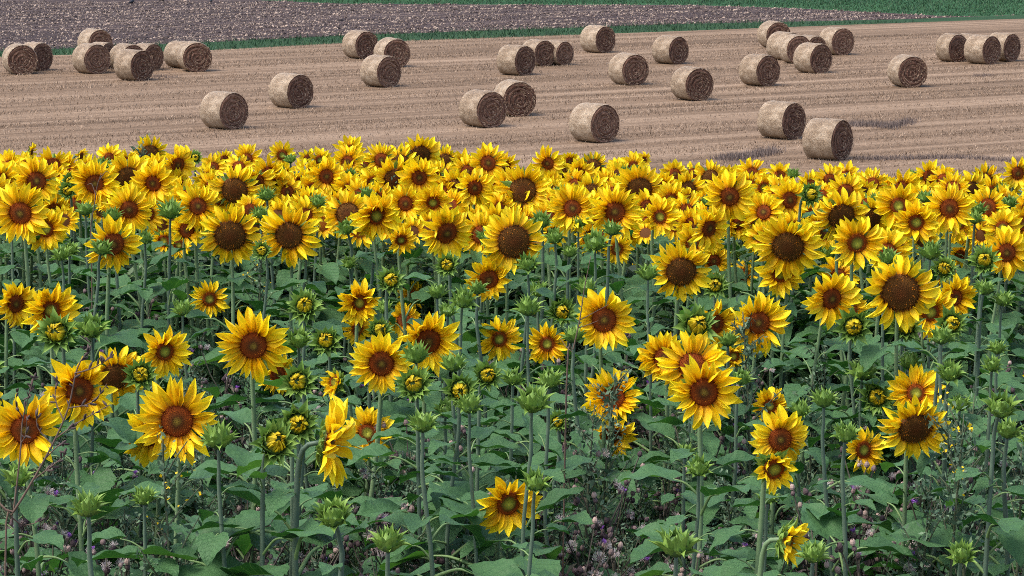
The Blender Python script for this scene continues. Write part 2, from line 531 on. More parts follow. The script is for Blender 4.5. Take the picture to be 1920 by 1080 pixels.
B_STRAW = m_simple('bale_straw', (0.13, 0.075, 0.045), (0.50, 0.36, 0.24), 0.75, island=True, mid=(0.24, 0.15, 0.09))

def sag(z):                                               # the weight of the roll flattens its foot
    return z if z > -0.80 else -0.80 + (z + 0.80) * 0.55

def bale_meshes(seed):
    rr = random.Random(seed)
    off = Vector((rr.uniform(0, 50), rr.uniform(0, 50), 0))
    NS, NL = 44, 10
    V = []
    rad = lambda an, x: 1 + 0.022 * noise.noise(Vector((math.cos(an) * 1.7, math.sin(an) * 1.7, x * 2)) + off) + 0.010 * noise.noise(Vector((math.cos(an) * 6, math.sin(an) * 6, x * 9)) + off)
    for i in range(NL + 1):
        u = i / NL - 0.5
        sh = 1 - 0.045 * max(0, (abs(u) - 0.40) / 0.10) ** 2
        for k in range(NS):
            an = TAU * k / NS
            r = rad(an, u) * sh
            V.append(Vector((u, r * math.sin(an), sag(r * math.cos(an)))))
    F = [(i * NS + k, i * NS + (k + 1) % NS, (i + 1) * NS + (k + 1) % NS, (i + 1) * NS + k) for i in range(NL) for k in range(NS)]
    side = mesh('net_wrap', V, F, [B_SIDE])
    ends = []
    for s in (-1, 1):
        V, NR = [], 16
        for i in range(NR + 1):
            fr = i / NR
            for k in range(NS):
                an = TAU * k / NS
                ro = rad(an, s * 0.5) * 0.955
                r = ro * (1 - fr * 0.985)
                spir = math.sin((r * 26 + an * 1.0)) * 0.018 * (0 if i == 0 else 1)
                bul = 0.012 * (1 - r * r) + 0.022 * (noise.noise(Vector((r * 7, an * 1.3, 3.0 * s)) + off)) * (0 if i == 0 else 1)
                V.append(Vector((s * (0.5 + spir + bul), r * math.sin(an), sag(r * math.cos(an)))))
        F = [(i * NS + k, i * NS + (k + 1) % NS, (i + 1) * NS + (k + 1) % NS, (i + 1) * NS + k) for i in range(NR) for k in range(NS)]
        F.append(tuple(range(NR * NS, (NR + 1) * NS)))
        if s < 0: F = [f[::-1] for f in F]
        ends.append(mesh('end_face', V, F, [B_END], smooth=False))
    J = Join()
    for k in range(850):                                   # loose straws on the ends and round the rims
        an, r = rr.uniform(0, TAU), 0.99 * math.sqrt(rr.uniform(0.004, 1.0))
        s = 1 if rr.random() < 0.75 else -1
        c = Vector((s * (0.505 + rr.uniform(0, 0.02)), r * math.sin(an), r * math.cos(an)))
        tg = Vector((rr.uniform(-0.25, 0.35) * s, math.cos(an), -math.sin(an))) * rr.choice((-1, 1))
        tg += Vector((0, rr.gauss(0, 0.35), rr.gauss(0, 0.35)))
        tg.normalize()
        L, w = rr.uniform(0.06, 0.17), rr.uniform(0.007, 0.016)
        rd = Vector((0.2 * s, math.sin(an), math.cos(an))) * w
        e = c + tg * L + Vector((s * rr.uniform(0, 0.03), 0, 0))
        if e.yz.length > 1.03: continue
        J.add([c - rd, c + rd, e], [(0, 1, 2)])
    for k in range(170):
        an, u = rr.uniform(0, TAU), rr.uniform(-0.48, 0.48)
        c = Vector((u, math.sin(an), math.cos(an))) * 1.0
        c.x = u
        nrm = Vector((0, math.sin(an), math.cos(an)))
        tg = (Vector((rr.gauss(0, 0.5), math.cos(an) * rr.choice((-1, 1)), -math.sin(an) * rr.choice((-1, 1)))) + nrm * rr.uniform(0.25, 0.9)).normalized()
        e = c + tg * rr.uniform(0.03, 0.075)
        J.add([c - Vector((0.007, 0, 0)), c + Vector((0.007, 0, 0)), e], [(0, 1, 2)])
    straw = mesh('loose_straw', J.v, J.f, [B_STRAW], smooth=False)
    return side, ends, straw
BM = [bale_meshes(s) for s in (3, 8, 21, 34, 55, 67, 71)]

# left, right, top, bottom of the bale in the photograph, left edge of its end face, label
BALES = [
 (2, 73, 82, 138, 16, 'leftmost straw bale, its round end turned to the viewer at the picture edge'),
 (36, 98, 80, 132, 60, 'bale half hidden behind the leftmost bale, only its right end showing'),
 (143, 214, 55, 104, 171, 'bale standing highest in the left cluster, against the grass strip'),
 (136, 207, 82, 137, 159, 'front left bale of the left cluster, below the highest one'),
 (166, 216, 80, 128, 186, 'bale mostly hidden between the highest and the front left bale of the left cluster'),
 (206, 272, 83, 134, 228, 'bale behind the nearest one of the left cluster, only a pale edge showing'),
 (211, 292, 88, 150, 245, 'nearest bale of the left cluster, with grey straw beside its foot'),
 (246, 306, 82, 131, 270, 'bale peeping out right behind the nearest one of the left cluster'),
 (306, 376, 78, 127, 336, 'left bale of the touching pair right of the left cluster'),
 (325, 405, 77, 133, 350, 'right bale of the touching pair right of the left cluster, full round end'),
 (374, 467, 170, 240, 413, 'large single bale nearest the sunflowers on the left side'),
 (501, 591, 134, 201, 540, 'single bale up and right of the nearest left bale'),
 (641, 710, 58, 109, 668, 'back bale of the trio left of centre, touching the grass strip'),
 (697, 773, 72, 125, 725, 'right middle bale of the trio left of centre'),
 (671, 757, 98, 162, 708, 'front bale of the trio left of centre'),
 (927, 1008, 77, 140, 965, 'front bale of the row of three at the centre'),
 (976, 1042, 75, 122.5, 1003, 'middle bale of the row of three at the centre'),
 (1012, 1075, 77, 121, 1043, 'rightmost bale of the row of three at the centre'),
 (1087, 1154, 47, 98, 1117, 'single bale right of centre touching the grass strip'),
 (1134, 1222, 95, 158, 1169, 'single bale below the one touching the grass strip right of centre'),
 (1222, 1291, 68, 119, 1255, 'small far single bale, second right of the one at the grass strip'),
 (1253, 1341, 126, 187, 1290, 'single bale directly below the small far one right of centre'),
 (858, 952, 169, 237, 897, 'front left bale of the overlapping pair at the centre'),
 (920, 1008, 149, 216, 946, 'back right bale of the overlapping pair at the centre'),
 (1066, 1162, 192, 265, 1108, 'large single bale nearest the sunflowers right of centre'),
 (1416, 1485, 37, 89, 1438, 'topmost bale of the right centre cluster'),
 (1438, 1504, 61, 112, 1466, 'left bale of the side by side pair in the right centre cluster'),
 (1458, 1523, 60, 118, 1472, 'right bale of the side by side pair in the right centre cluster'),
 (1482, 1565, 72, 136, 1518, 'nearest bale of the right centre cluster with a dark spiral end'),
 (1534, 1601, 49, 102, 1558, 'rightmost bale of the right centre cluster, standing a little apart'),
 (1486, 1551, 67, 110, 1516, 'bale almost hidden behind the nearest one of the right centre cluster'),
 (1381, 1466, 97, 160, 1419, 'single bale left of and below the right centre cluster'),
 (1657, 1744, 99, 162, 1687, 'single bale below left of the row of four at the right'),
 (1755, 1813, 64, 115, 1778, 'leftmost bale of the row of four at the right edge'),
 (1786, 1846, 64, 111, 1812, 'second bale of the row of four at the right edge, only a strip showing'),
 (1803, 1880, 61, 119, 1843, 'nearest bale of the row of four at the right edge'),
 (1848, 1912, 60, 114, 1880, 'rightmost bale of the row of four at the right edge'),
 (1420, 1510, 191, 259, 1467, 'left and farther bale of the pair nearest the sunflowers at right'),
 (1506, 1597, 222, 298, 1557, 'nearest bale of all, right one of the pair by the sunflowers'),
]
for i, (l, r, t, b, fx, label) in enumerate(BALES):
    rr = random.Random(100 + i)
    P = on_level((l + r) / 2, b, ZF)
    dist = math.hypot(P.y, ZC - ZF)
    rad = max(0.62, min(0.82, (b - t) * dist / FPX / 1.85))
    cth = max(0.45, min(0.97, (r - fx) / (b - t)))
    th = math.acos(cth)
    Lb = max(0.95, min(1.30, ((fx - l) * dist / FPX) / max(0.3, math.sin(th)) + 0.05))
    phi = math.atan2(P.x, P.y)
    ax = Vector((-math.sin(phi), -math.cos(phi))) * math.cos(th) + Vector((math.cos(phi), -math.sin(phi))) * math.sin(th)
    root = ob('straw_bale', None, None, Matrix.Translation((P.x, P.y, ZF)) @ Matrix.Rotation(math.atan2(ax.y, ax.x), 4, 'Z'))
    tag(root, label, 'straw bale', 'round straw bales on the stubble field')
    M = Matrix.Translation((0, 0, rad * 0.885)) @ Matrix.Rotation(rr.uniform(-0.06, 0.06), 4, 'X') @ Matrix.Diagonal((Lb, rad, rad, 1))
    side, ends, straw = BM[i % 7]
    ob('net_wrap', side, root, M)
    for e in ends: ob('end_face', e, root, M)
    stuffpart(ob('loose_straw', straw, root, M))

# ------------------------------------------------------------------ crows on the ploughed field
def crow_mesh():
    J = Join()
    path = [Vector(p) for p in ((-0.30, 0, 0.20), (-0.20, 0, 0.21), (-0.08, 0, 0.235), (0.05, 0, 0.27), (0.12, 0, 0.31), (0.16, 0, 0.36), (0.20, 0, 0.385), (0.235, 0, 0.375), (0.29, 0, 0.36))]
    V, F = tube(path, [0.012, 0.04, 0.085, 0.095, 0.075, 0.050, 0.048, 0.022, 0.004], 8)
    J.add(V, F)
    return mesh('body', J.v, J.f, [CROW])
CROWM = crow_mesh()
_lv, _lf = tube([Vector((0.01, 0, 0.20)), Vector((0.02, 0, 0.10)), Vector((0.01, 0, 0.0)), Vector((0.07, 0, 0.004))], [0.014, 0.008, 0.007, 0.004], 5)
CROWLEG = mesh('leg', _lv, _lf, [CROW])
for px, py, rz, label in ((247, 13, 0.9, 'leftmost black crow standing on the ploughed field'), (306, 8, 0.4, 'black crow with tail stretched out left, at the top edge of the ploughed field'), (396, 10, 1.5, 'rightmost black crow standing upright at the top edge of the ploughed field')):
    P = on_level(px, py, ZF)
    root = tag(ob('crow', None, None, Matrix.Translation((P.x, P.y, ZF + 0.08)) @ Matrix.Rotation(rz, 4, 'Z') @ Matrix.Scale(1.15, 4)), label, 'crow', 'crows on the ploughed field')
    ob('body', CROWM, root)
    for s in (-1, 1): ob('leg', CROWLEG, root, Matrix.Translation((0, s * 0.035, 0)))

# ------------------------------------------------------------------ sunflower pieces (shared meshes)
def petal_mesh(seed, curl, twist, fold, wtab):
    rr = random.Random(seed)
    N, MS = 8, (-1, -0.5, 0, 0.5, 1)
    V, UV = [], []
    x = z = 0.0
    ph = 0.0
    for i in range(N):
        t = i / (N - 1)
        if i:
            x += math.cos(ph) / (N - 1); z += math.sin(ph) / (N - 1)
        ph = curl * (t ** 1.3) + 0.12 * math.sin(t * 5 + seed)
        w = interp(wtab, t) * 0.5
        tw = twist * t
        for s in MS:
            yy = s * w * (1 + 0.07 * math.sin(t * 11 + seed + s))
            zz = fold * w * (abs(s) * 1.1) + 0.045 * w * math.cos(s * 6.3) * 2 + 0.03 * s * math.sin(t * 7 + seed)
            y2 = yy * math.cos(tw) - zz * math.sin(tw)
            z2 = yy * math.sin(tw) + zz * math.cos(tw)
            V.append(Vector((x - math.sin(ph) * z2, y2, z + math.cos(ph) * z2)))
            UV.append((t, s))
    return V, grid_faces(N, 5), UV
WT = [(0, .38), (.15, .62), (.32, .92), (.5, 1.0), (.68, .88), (.84, .55), (.94, .22), (1, .02)]
WT2 = [(0, .40), (.15, .70), (.32, .98), (.46, 1.0), (.62, .82), (.8, .48), (.92, .2), (1, .02)]
PET, PETY = [], []
for i in range(12):
    rr = random.Random(40 + i)
    V, F, UV = petal_mesh(i * 3 + 1, (-0.5, -0.25, 0.0, 0.2, 0.4, -0.7, 0.55, -0.1, 0.9, -1.0, 0.1, 0.3)[i], rr.uniform(-0.6, 0.6), rr.uniform(0.05, 0.6), WT if i % 2 else WT2)
    PET.append(mesh('petal', V, F, [PETAL], uv=UV))
for i in range(6):
    rr = random.Random(80 + i)
    V, F, UV = petal_mesh(i * 5 + 2, rr.uniform(0.8, 1.3), rr.uniform(-0.9, 0.9), rr.uniform(0.2, 0.7), WT)
    PETY.append(mesh('folded_petal', V, F, [PETAL_Y], uv=UV))

def bract_mesh(seed, curl, fold=0.5):
    wt = [(0, .8), (.2, 1.0), (.4, .88), (.6, .5), (.8, .17), (1, .01)]
    N = 7
    V = []
    x = z = ph = 0.0
    for i in range(N):
        t = i / (N - 1)
        if i: x += math.cos(ph) / (N - 1); z += math.sin(ph) / (N - 1)
        ph = curl[0] + (curl[1] - curl[0]) * t + 0.1 * math.sin(seed + 4 * t)
        w = interp(wt, t) * 0.5
        for s in (-1, 0, 1):
            zz = -fold * w * s * s * 0.8
            V.append(Vector((x - math.sin(ph) * zz, s * w + 0.03 * math.sin(seed + 5 * t), z + math.cos(ph) * zz)))
    return V, grid_faces(N, 3)
BRV = [bract_mesh(i, (-0.45 + 0.1 * (i % 3), c)) for i, c in enumerate((0.35, 0.1, 0.6, -0.1, 0.95, 0.3))]      # outer, tips curling out
BRI = [bract_mesh(9 + i, (-0.25, c), 0.6) for i, c in enumerate((-0.5, -0.3, 0.1, -0.15))]                    # inner, closing over
BR_OUT = [mesh('bract', V, F, [BRACT]) for V, F in BRV]
BR_IN = [mesh('bract', V, F, [BRACT]) for V, F in BRI]

def disc_mesh(mat, seed, n=210, dome=0.22, hollow=0.0):
    rr = random.Random(seed)
    J = Join()
    prof = lambda r: dome * (1 - r * r) - hollow * max(0, 1 - r / 0.45) ** 1.0 * 0.5
    NS = 24
    V = [Vector((0, 0, prof(0)))]
    for i in range(1, 7):
        r = i / 6
        for k in range(NS):
            a = TAU * k / NS
            V.append(Vector((r * math.cos(a), r * math.sin(a), prof(r) if i < 6 else -0.12)))
    F = [(0, 1 + k, 1 + (k + 1) % NS) for k in range(NS)]
    for i in range(5):
        for k in range(NS):
            a, b = 1 + i * NS + k, 1 + i * NS + (k + 1) % NS
            F.append((a, a + NS, b + NS, b))
    J.add(V, F)
    for k in range(n):                                    # disc florets in the sunflower spiral
        r = 0.985 * math.sqrt((k + 0.5) / n)
        a = k * 2.399963 + rr.gauss(0, 0.03)
        c = Vector((r * math.cos(a), r * math.sin(a), prof(r) - 0.01))
        h = (0.035 + 0.075 * r * r) * rr.uniform(0.6, 1.4)
        w = 0.036 * rr.uniform(0.8, 1.15)
        tip = c + Vector((math.cos(a) * 0.02 * r, math.sin(a) * 0.02 * r, h))
        ring = [c + Vector((w * math.cos(a + q * TAU / 4), w * math.sin(a + q * TAU / 4), 0)) for q in range(4)]
        top = [tip + (p - c) * 0.45 for p in ring]
        J.add(ring + top, [(0, 1, 5, 4), (1, 2, 6, 5), (2, 3, 7, 6), (3, 0, 4, 7), (4, 5, 6, 7)])
    return mesh('disc', J.v, J.f, [mat], smooth=False)
DISCS = {'f': [disc_mesh(DISC_B, s) for s in (1, 2)], 'g': [disc_mesh(DISC_G, s, 190, 0.16, 0.25) for s in (3, 4)],
         'b': [disc_mesh(DISC_O, s, 300, 0.30) for s in (5, 6)], 'h': [disc_mesh(DISC_G, 7, 150, 0.1, 0.3)]}

def receptacle():                                         # green back of the head with its bracts, seen from the side
    J = Join()
    NS = 16
    prof = [(0.98, -0.06), (0.96, -0.18), (0.75, -0.34), (0.40, -0.46), (0.16, -0.58)]
    V = [Vector((r * math.cos(TAU * k / NS), r * math.sin(TAU * k / NS), z)) for r, z in prof for k in range(NS)]
    F = [(i * NS + k, (i + 1) * NS + k, (i + 1) * NS + (k + 1) % NS, i * NS + (k + 1) % NS) for i in range(len(prof) - 1) for k in range(NS)]
    J.add(V, F)
    rr = random.Random(5)
    for ring, (n, r, z, tilt, L) in enumerate(((13, 0.93, -0.17, 0.25, 0.85), (11, 0.75, -0.30, 0.0, 0.95))):
        for k in range(n):
            a = TAU * (k + 0.5 * ring) / n + rr.uniform(-0.1, 0.1)
            M = Matrix.Rotation(a, 4, 'Z') @ Matrix.Translation((r, 0, z)) @ Matrix.Rotation(-tilt + rr.uniform(-0.3, 0.3), 4, 'Y') @ Matrix.Diagonal((L * rr.uniform(.8, 1.15), 0.42, L, 1))
            V, F = BRV[rr.randrange(6)]
            J.add(V, F, 0, M)
    return mesh('receptacle', J.v, J.f, [BRACT])
RECEPT = receptacle()

def sphere_core(mat, name, sz):
    V, F, NS, NR = [], [], 14, 8
    for i in range(NR + 1):
        th = PI * i / NR
        for k in range(NS):
            a = TAU * k / NS
            V.append(Vector((math.sin(th) * math.cos(a), math.sin(th) * math.sin(a), math.cos(th) * sz)))
    F = [(i * NS + k, (i + 1) * NS + k, (i + 1) * NS + (k + 1) % NS, i * NS + (k + 1) % NS) for i in range(NR) for k in range(NS)]
    return mesh(name, V, F, [mat])
CORE = sphere_core(BUDCORE, 'bud_core', 0.8)
for _v in CORE.vertices: _v.co *= 0.9
_d = disc_mesh(BUDDISC, 12, 120, 0.25)
BDISC = _d

def bract_layout(seed, opening):
    """list of (outer?, variant, matrix) on a bud of unit radius that opens towards +Z"""
    rr = random.Random(seed)
    out = []
    rings = ((9, 122, 0.40, 1.25, True), (11, 104, 0.22, 1.45, True), (10, 86, 0.12, 1.3, True), (9, 64, 0.02, 1.05, False))
    if opening: rings = ((10, 118, 0.6, 1.2, True), (12, 100, 0.7, 1.25, True), (12, 84, 0.6, 1.0, True))
    for q, (n, th, fl, L, outer) in enumerate(rings):
        for k in range(n):
            a = TAU * (k + 0.5 * (q % 2)) / n + rr.uniform(-0.12, 0.12)
            t = math.radians(th + rr.uniform(-6, 6))
            nrm = Vector((math.sin(t), 0, math.cos(t) * 0.8)).normalized()
            tan = Vector((-math.cos(t), 0, math.sin(t) * 0.8)).normalized()
            f = fl + rr.uniform(-0.25, 0.35)
            X = (tan * math.cos(f) + nrm * math.sin(f)).normalized()
            Yv = Vector((0, 1, 0))
            Z = X.cross(Yv).normalized()
            if Z.dot(nrm) < 0: Z = -Z; Yv = -Yv
            # curl towards +local z means outwards
            p = Vector((math.sin(t) * 0.97, 0, math.cos(t) * 0.78))
            s = L * rr.uniform(0.85, 1.25)
            B = Matrix(((X.x, Yv.x, Z.x, p.x), (X.y, Yv.y, Z.y, p.y), (X.z, Yv.z, Z.z, p.z), (0, 0, 0, 1)))
            out.append((outer, rr.randrange(6 if outer else 4), Matrix.Rotation(a, 4, 'Z') @ B @ Matrix.Diagonal((s, 0.72 * rr.uniform(0.85, 1.2), s, 1))))
    return out
def joined_bracts(seed, opening):
    J = Join()
    for outer, v, M in bract_layout(seed, opening):
        V, F = (BRV if outer else BRI)[v]
        J.add(V, F, 0, M)
    return mesh('bracts', J.v, J.f, [BRACT])
JB = {False: [joined_bracts(s, False) for s in (1, 2, 3)], True: [joined_bracts(s, True) for s in (4, 5)]}

def leaf_meshes(seed):
    """blade and leaf stalk; origin where the stalk leaves the stem, +X outwards, blade length 1"""
    rr = random.Random(seed)
    px, rise = rr.uniform(0.40, 0.75), rr.uniform(0.15, 0.45)
    P0, P1, P2 = Vector((0, 0, 0)), Vector((px * 0.55, 0, rise * 0.85)), Vector((px, 0, rise))
    pv, pf = tube(catmull([P0, P1, P2], 4), [0.032, 0.028, 0.026, 0.024, 0.022, 0.02, 0.018, 0.016, 0.014], 5)
    pet = mesh('petiole', pv, pf, [PETIOLE])
    N, MS = 13, (-1, -0.66, -0.33, 0, 0.33, 0.66, 1)
    wid = rr.uniform(0.34, 0.43)
    phi, drop = rr.uniform(-0.25, 0.30), rr.uniform(0.15, 1.1)
    fold, tw = rr.uniform(0.10, 0.55), rr.uniform(-0.5, 0.5)
    tab = [(0, .34), (.06, .72), (.14, .92), (.25, 1.0), (.38, .95), (.52, .80), (.66, .60), (.8, .37), (.92, .14), (1, .0)]
    V, UV = [], []
    cx, cz = P2.x, P2.z
    for i in range(N):
        t = i / (N - 1)
        if i: cx += math.cos(ph) / (N - 1); cz += math.sin(ph) / (N - 1)
        ph = phi - drop * t ** 1.2
        w = wid * interp(tab, t) * (1 + (0.05 if i % 2 else -0.04))
        for s in MS:
            y = s * w
            back = -0.17 * abs(s) ** 1.6 * math.exp(-t * 9)
            z = fold * abs(y) + 0.05 * s * s * math.sin(t * 12 + seed + (2 if s > 0 else 0)) * wid * 2 - 0.25 * y * y
            a = tw * t
            y2, z2 = y * math.cos(a) - z * math.sin(a), y * math.sin(a) + z * math.cos(a)
            V.append(Vector((cx + back * math.cos(ph) - math.sin(ph) * z2, y2, cz + back * math.sin(ph) + math.cos(ph) * z2)))
            UV.append((t, y))
    return mesh('leaf', V, grid_faces(N, 7), [LEAF], uv=UV), pet
for_leaf = [leaf_meshes(s) for s in range(60, 70)]

# ------------------------------------------------------------------ sunflower builders
def face_dir(yaw, pitch):
    y, p = math.radians(yaw), math.radians(pitch)
    return Vector((math.sin(y) * math.cos(p), -math.cos(y) * math.cos(p), math.sin(p)))

def frame(n, roll):
    q = n.to_track_quat('Z', 'Y').to_matrix().to_4x4()
    return q @ Matrix.Rotation(roll, 4, 'Z')

HEADS = []                                                 # heads that stay in full view
def hides(p):
    d = p - Vector((0, 0, ZC))
    fy = d.y * math.cos(PITCH) - d.z * math.sin(PITCH)
    px, py = 960 + FPX * d.x / fy, 540 - FPX * (d.y * math.sin(PITCH) + d.z * math.cos(PITCH)) / fy
    return any(p.y < Y + 0.03 and (px - x) ** 2 + (py - y) ** 2 < (0.52 * s) ** 2 for x, y, s, Y in HEADS)

def stem_and_leaves(root, H, n, back, rr, nleaf, r_st, mat, zlo=0.28, base=None, lsize=1.0, top_gap=0.07):
    """stem from the soil up behind the head (root coordinates), leaves round it"""
    nx = Vector((n.x, n.y, 0))
    if base is None:
        base = Vector((H.x - nx.x * 0.10 + rr.uniform(-.13, .13), H.y - nx.y * 0.10 + rr.uniform(-.08, .08), 0))
    top = H - n * back
    low = Vector((0, 0, 0.12 * max(0.2, 1 - max(0, n.z))))
    a = H - n * (back + 0.055) - low * 0.25
    b = H - n * (back + 0.075) - low - Vector((0, 0, 0.05))
    pts = [base, base * 0.62 + b * 0.38 + Vector((rr.uniform(-.05, .05), rr.uniform(-.04, .04), 0)), base * 0.25 + b * 0.75 + Vector((rr.uniform(-.02, .02), 0, 0)), b, a, top]
    pts[1].z, pts[2].z = b.z * 0.38, b.z * 0.75
    path = catmull(pts, 3)
    N = len(path)
    V, F = tube(path, [r_st * (1.25 - 0.55 * i / (N - 1)) for i in range(N)], 7)
    ob('stem', mesh('stem', V, F, [mat]), root)
    az = rr.uniform(0, TAU)
    ztop = b.z + 0.02
    for k in range(nleaf):
        fr = k / max(1, nleaf - 1)
        z = ztop - top_gap * 0.3 - (ztop - zlo * ztop) * fr ** 0.9
        q = path[0]
        for p0, p1 in zip(path, path[1:]):
            if p0.z <= z <= p1.z and p1.z > p0.z:
                q = p0.lerp(p1, (z - p0.z) / (p1.z - p0.z)); break
        az += 2.39996 + rr.uniform(-0.3, 0.3)
        sc = lsize * (0.075 + 0.115 * min(1, fr * 2.2 + rr.uniform(0, 0.25))) * rr.uniform(0.85, 1.2)
        lm, pm = for_leaf[rr.randrange(10)]
        M = Matrix.Translation(q) @ Matrix.Rotation(az, 4, 'Z') @ Matrix.Rotation(rr.uniform(-0.3, 0.35), 4, 'Y') @ Matrix.Diagonal((sc, sc * rr.uniform(0.85, 1.15), sc, 1))
        mp = root.matrix_basis @ (M @ Vector((0.75, 0, 0.2)))
        if hides(mp): continue
        lf = ob('leaf', lm, root, M)
        ob('petiole', pm, lf)

def sunflower(x, y, d, kind, yaw, pitch, Yd, label, cat_group, nleaf, seed, base_px=None, zlo=0.28, lsize=1.0):
    rr = random.Random(seed)
    H = at_dist(x, y, Yd)
    D = d * Yd / FPX
    n = face_dir(yaw, pitch)
    root = ob('sunflower', None, None, Matrix.Translation((H.x, H.y, 0)))
    tag(root, label, 'sunflower', cat_group)
    Hl = Vector((0, 0, H.z))
    q = {'f': 0.46, 'g': 0.43, 'b': 0.56, 'h': 0.46}[kind] * rr.uniform(0.93, 1.07)
    rd = D / 2 * q
    RO = D / 2 * 1.13
    Mh = Matrix.Translation(Hl) @ frame(n, rr.uniform(0, TAU)) @ Matrix.Diagonal((rd, rd, rd, 1))
    head = ob('flower_head', DISCS[kind][seed % len(DISCS[kind])], root, Mh)
    stuffpart(ob('receptacle', RECEPT, head))
    small = d < 52
    N = (18 if small else 26 if d < 75 else 34) if kind != 'h' else 18
    wind = rr.uniform(0, TAU)
    wf, tm, wa, gap = rr.uniform(0.82, 1.14), rr.gauss(0.02, 0.15), rr.uniform(0.05, 0.28), rr.choice((0, 0, 0.03, 0.08, 0.12))
    own = rr.sample(range(12), 6)
    Lp = (RO - rd * 0.88) / rd
    for k in range(N):
        lay = k % 2
        if rr.random() < gap: continue
        a = TAU * k / N + rr.gauss(0, 0.07)
        L = Lp * rr.uniform(0.86, 1.16) * (1.0 if lay else 1.07)
        if kind == 'h':
            tilt = rr.uniform(0.35, 1.35); L *= 0.85
        else:
            tilt = (0.34 if lay else 0.06) - (0.18 if kind == 'b' else 0) + rr.gauss(0, 0.23) + tm + wa * math.cos(a - wind)
        W = L * wf * rr.uniform(0.34, 0.45) * (1.15 if small else 1.0) * (1.1 if N < 24 else 1)
        M = Matrix.Rotation(a, 4, 'Z') @ Matrix.Translation((0.90 + 0.03 * lay, 0, -0.07 + 0.05 * lay)) @ Matrix.Rotation(-tilt, 4, 'Y') @ Matrix.Rotation(rr.gauss(0, 0.22), 4, 'X') @ Matrix.Diagonal((L, W, L, 1))
        pi = rr.choice((3, 4, 6, 8, 11)) if kind == 'h' else rr.choice(own)
        ob('petal', PET[pi], head, M)
    if kind == 'h':
        for outer, v, M in bract_layout(seed % 7, True)[::2]:
            ob('bract', BR_OUT[v], head, Matrix.Translation((0, 0, -0.45)) @ Matrix.Diagonal((1.1, 1.1, 0.9, 1)) @ M)
    base = None
    if base_px is not None:
        B = at_dist(base_px[0], base_px[1], Yd + 0.02)
        base = Vector((B.x - H.x, B.y - H.y, 0))
    stem_and_leaves(root, Hl, n, rd * 0.5, rr, nleaf, (0.0105 if base_px else 0.0088) * (0.85 + 0.3 * rr.random()), STEM_D if base_px else STEM, zlo, base, lsize)
    return root

def bud(x, y, d, kind, yaw, pitch, Yd, label, cat_group, nleaf, seed, zlo=0.28, lsize=1.0):
    rr = random.Random(seed)
    H = at_dist(x, y, Yd)
    Dm = d * Yd / FPX
    n = face_dir(yaw, pitch)
    root = ob('budding_sunflower', None, None, Matrix.Translation((H.x, H.y, 0)))
    tag(root, label, 'sunflower bud', cat_group)
    Hl = Vector((0, 0, H.z))
    rd = Dm / 2 * 0.66
    Mh = Matrix.Translation(Hl) @ frame(n, rr.uniform(0, TAU)) @ Matrix.Diagonal((rd, rd, rd, 1))
    head = ob('flower_bud', CORE, root, Mh)
    opening = kind == 'o'
    if d >= 36:
        for outer, v, M in bract_layout(seed, opening):
            ob('bract', (BR_OUT if outer else BR_IN)[v], head, M)
    else:
        stuffpart(ob('bracts', JB[opening][seed % len(JB[opening])], head))
    if opening:
        ob('bud_disc', BDISC, head, Matrix.Translation((0, 0, 0.50)) @ Matrix.Diagonal((0.72, 0.72, 0.5, 1)))
        for k in range(20):
            a = TAU * k / 20 + rr.gauss(0, 0.12)
            L = rr.uniform(0.75, 1.15)
            M = Matrix.Rotation(a, 4, 'Z') @ Matrix.Translation((0.82, 0, 0.40)) @ Matrix.Rotation(-(1.80 + rr.uniform(-0.25, 0.25)), 4, 'Y') @ Matrix.Diagonal((L, L * 0.40, L, 1))
            ob('folded_petal', PETY[rr.randrange(6)], head, M)
    stem_and_leaves(root, Hl, n, rd * 0.7, rr, nleaf, 0.0074 * (0.85 + 0.3 * rr.random()), STEM_D, zlo, None, lsize)
    return root

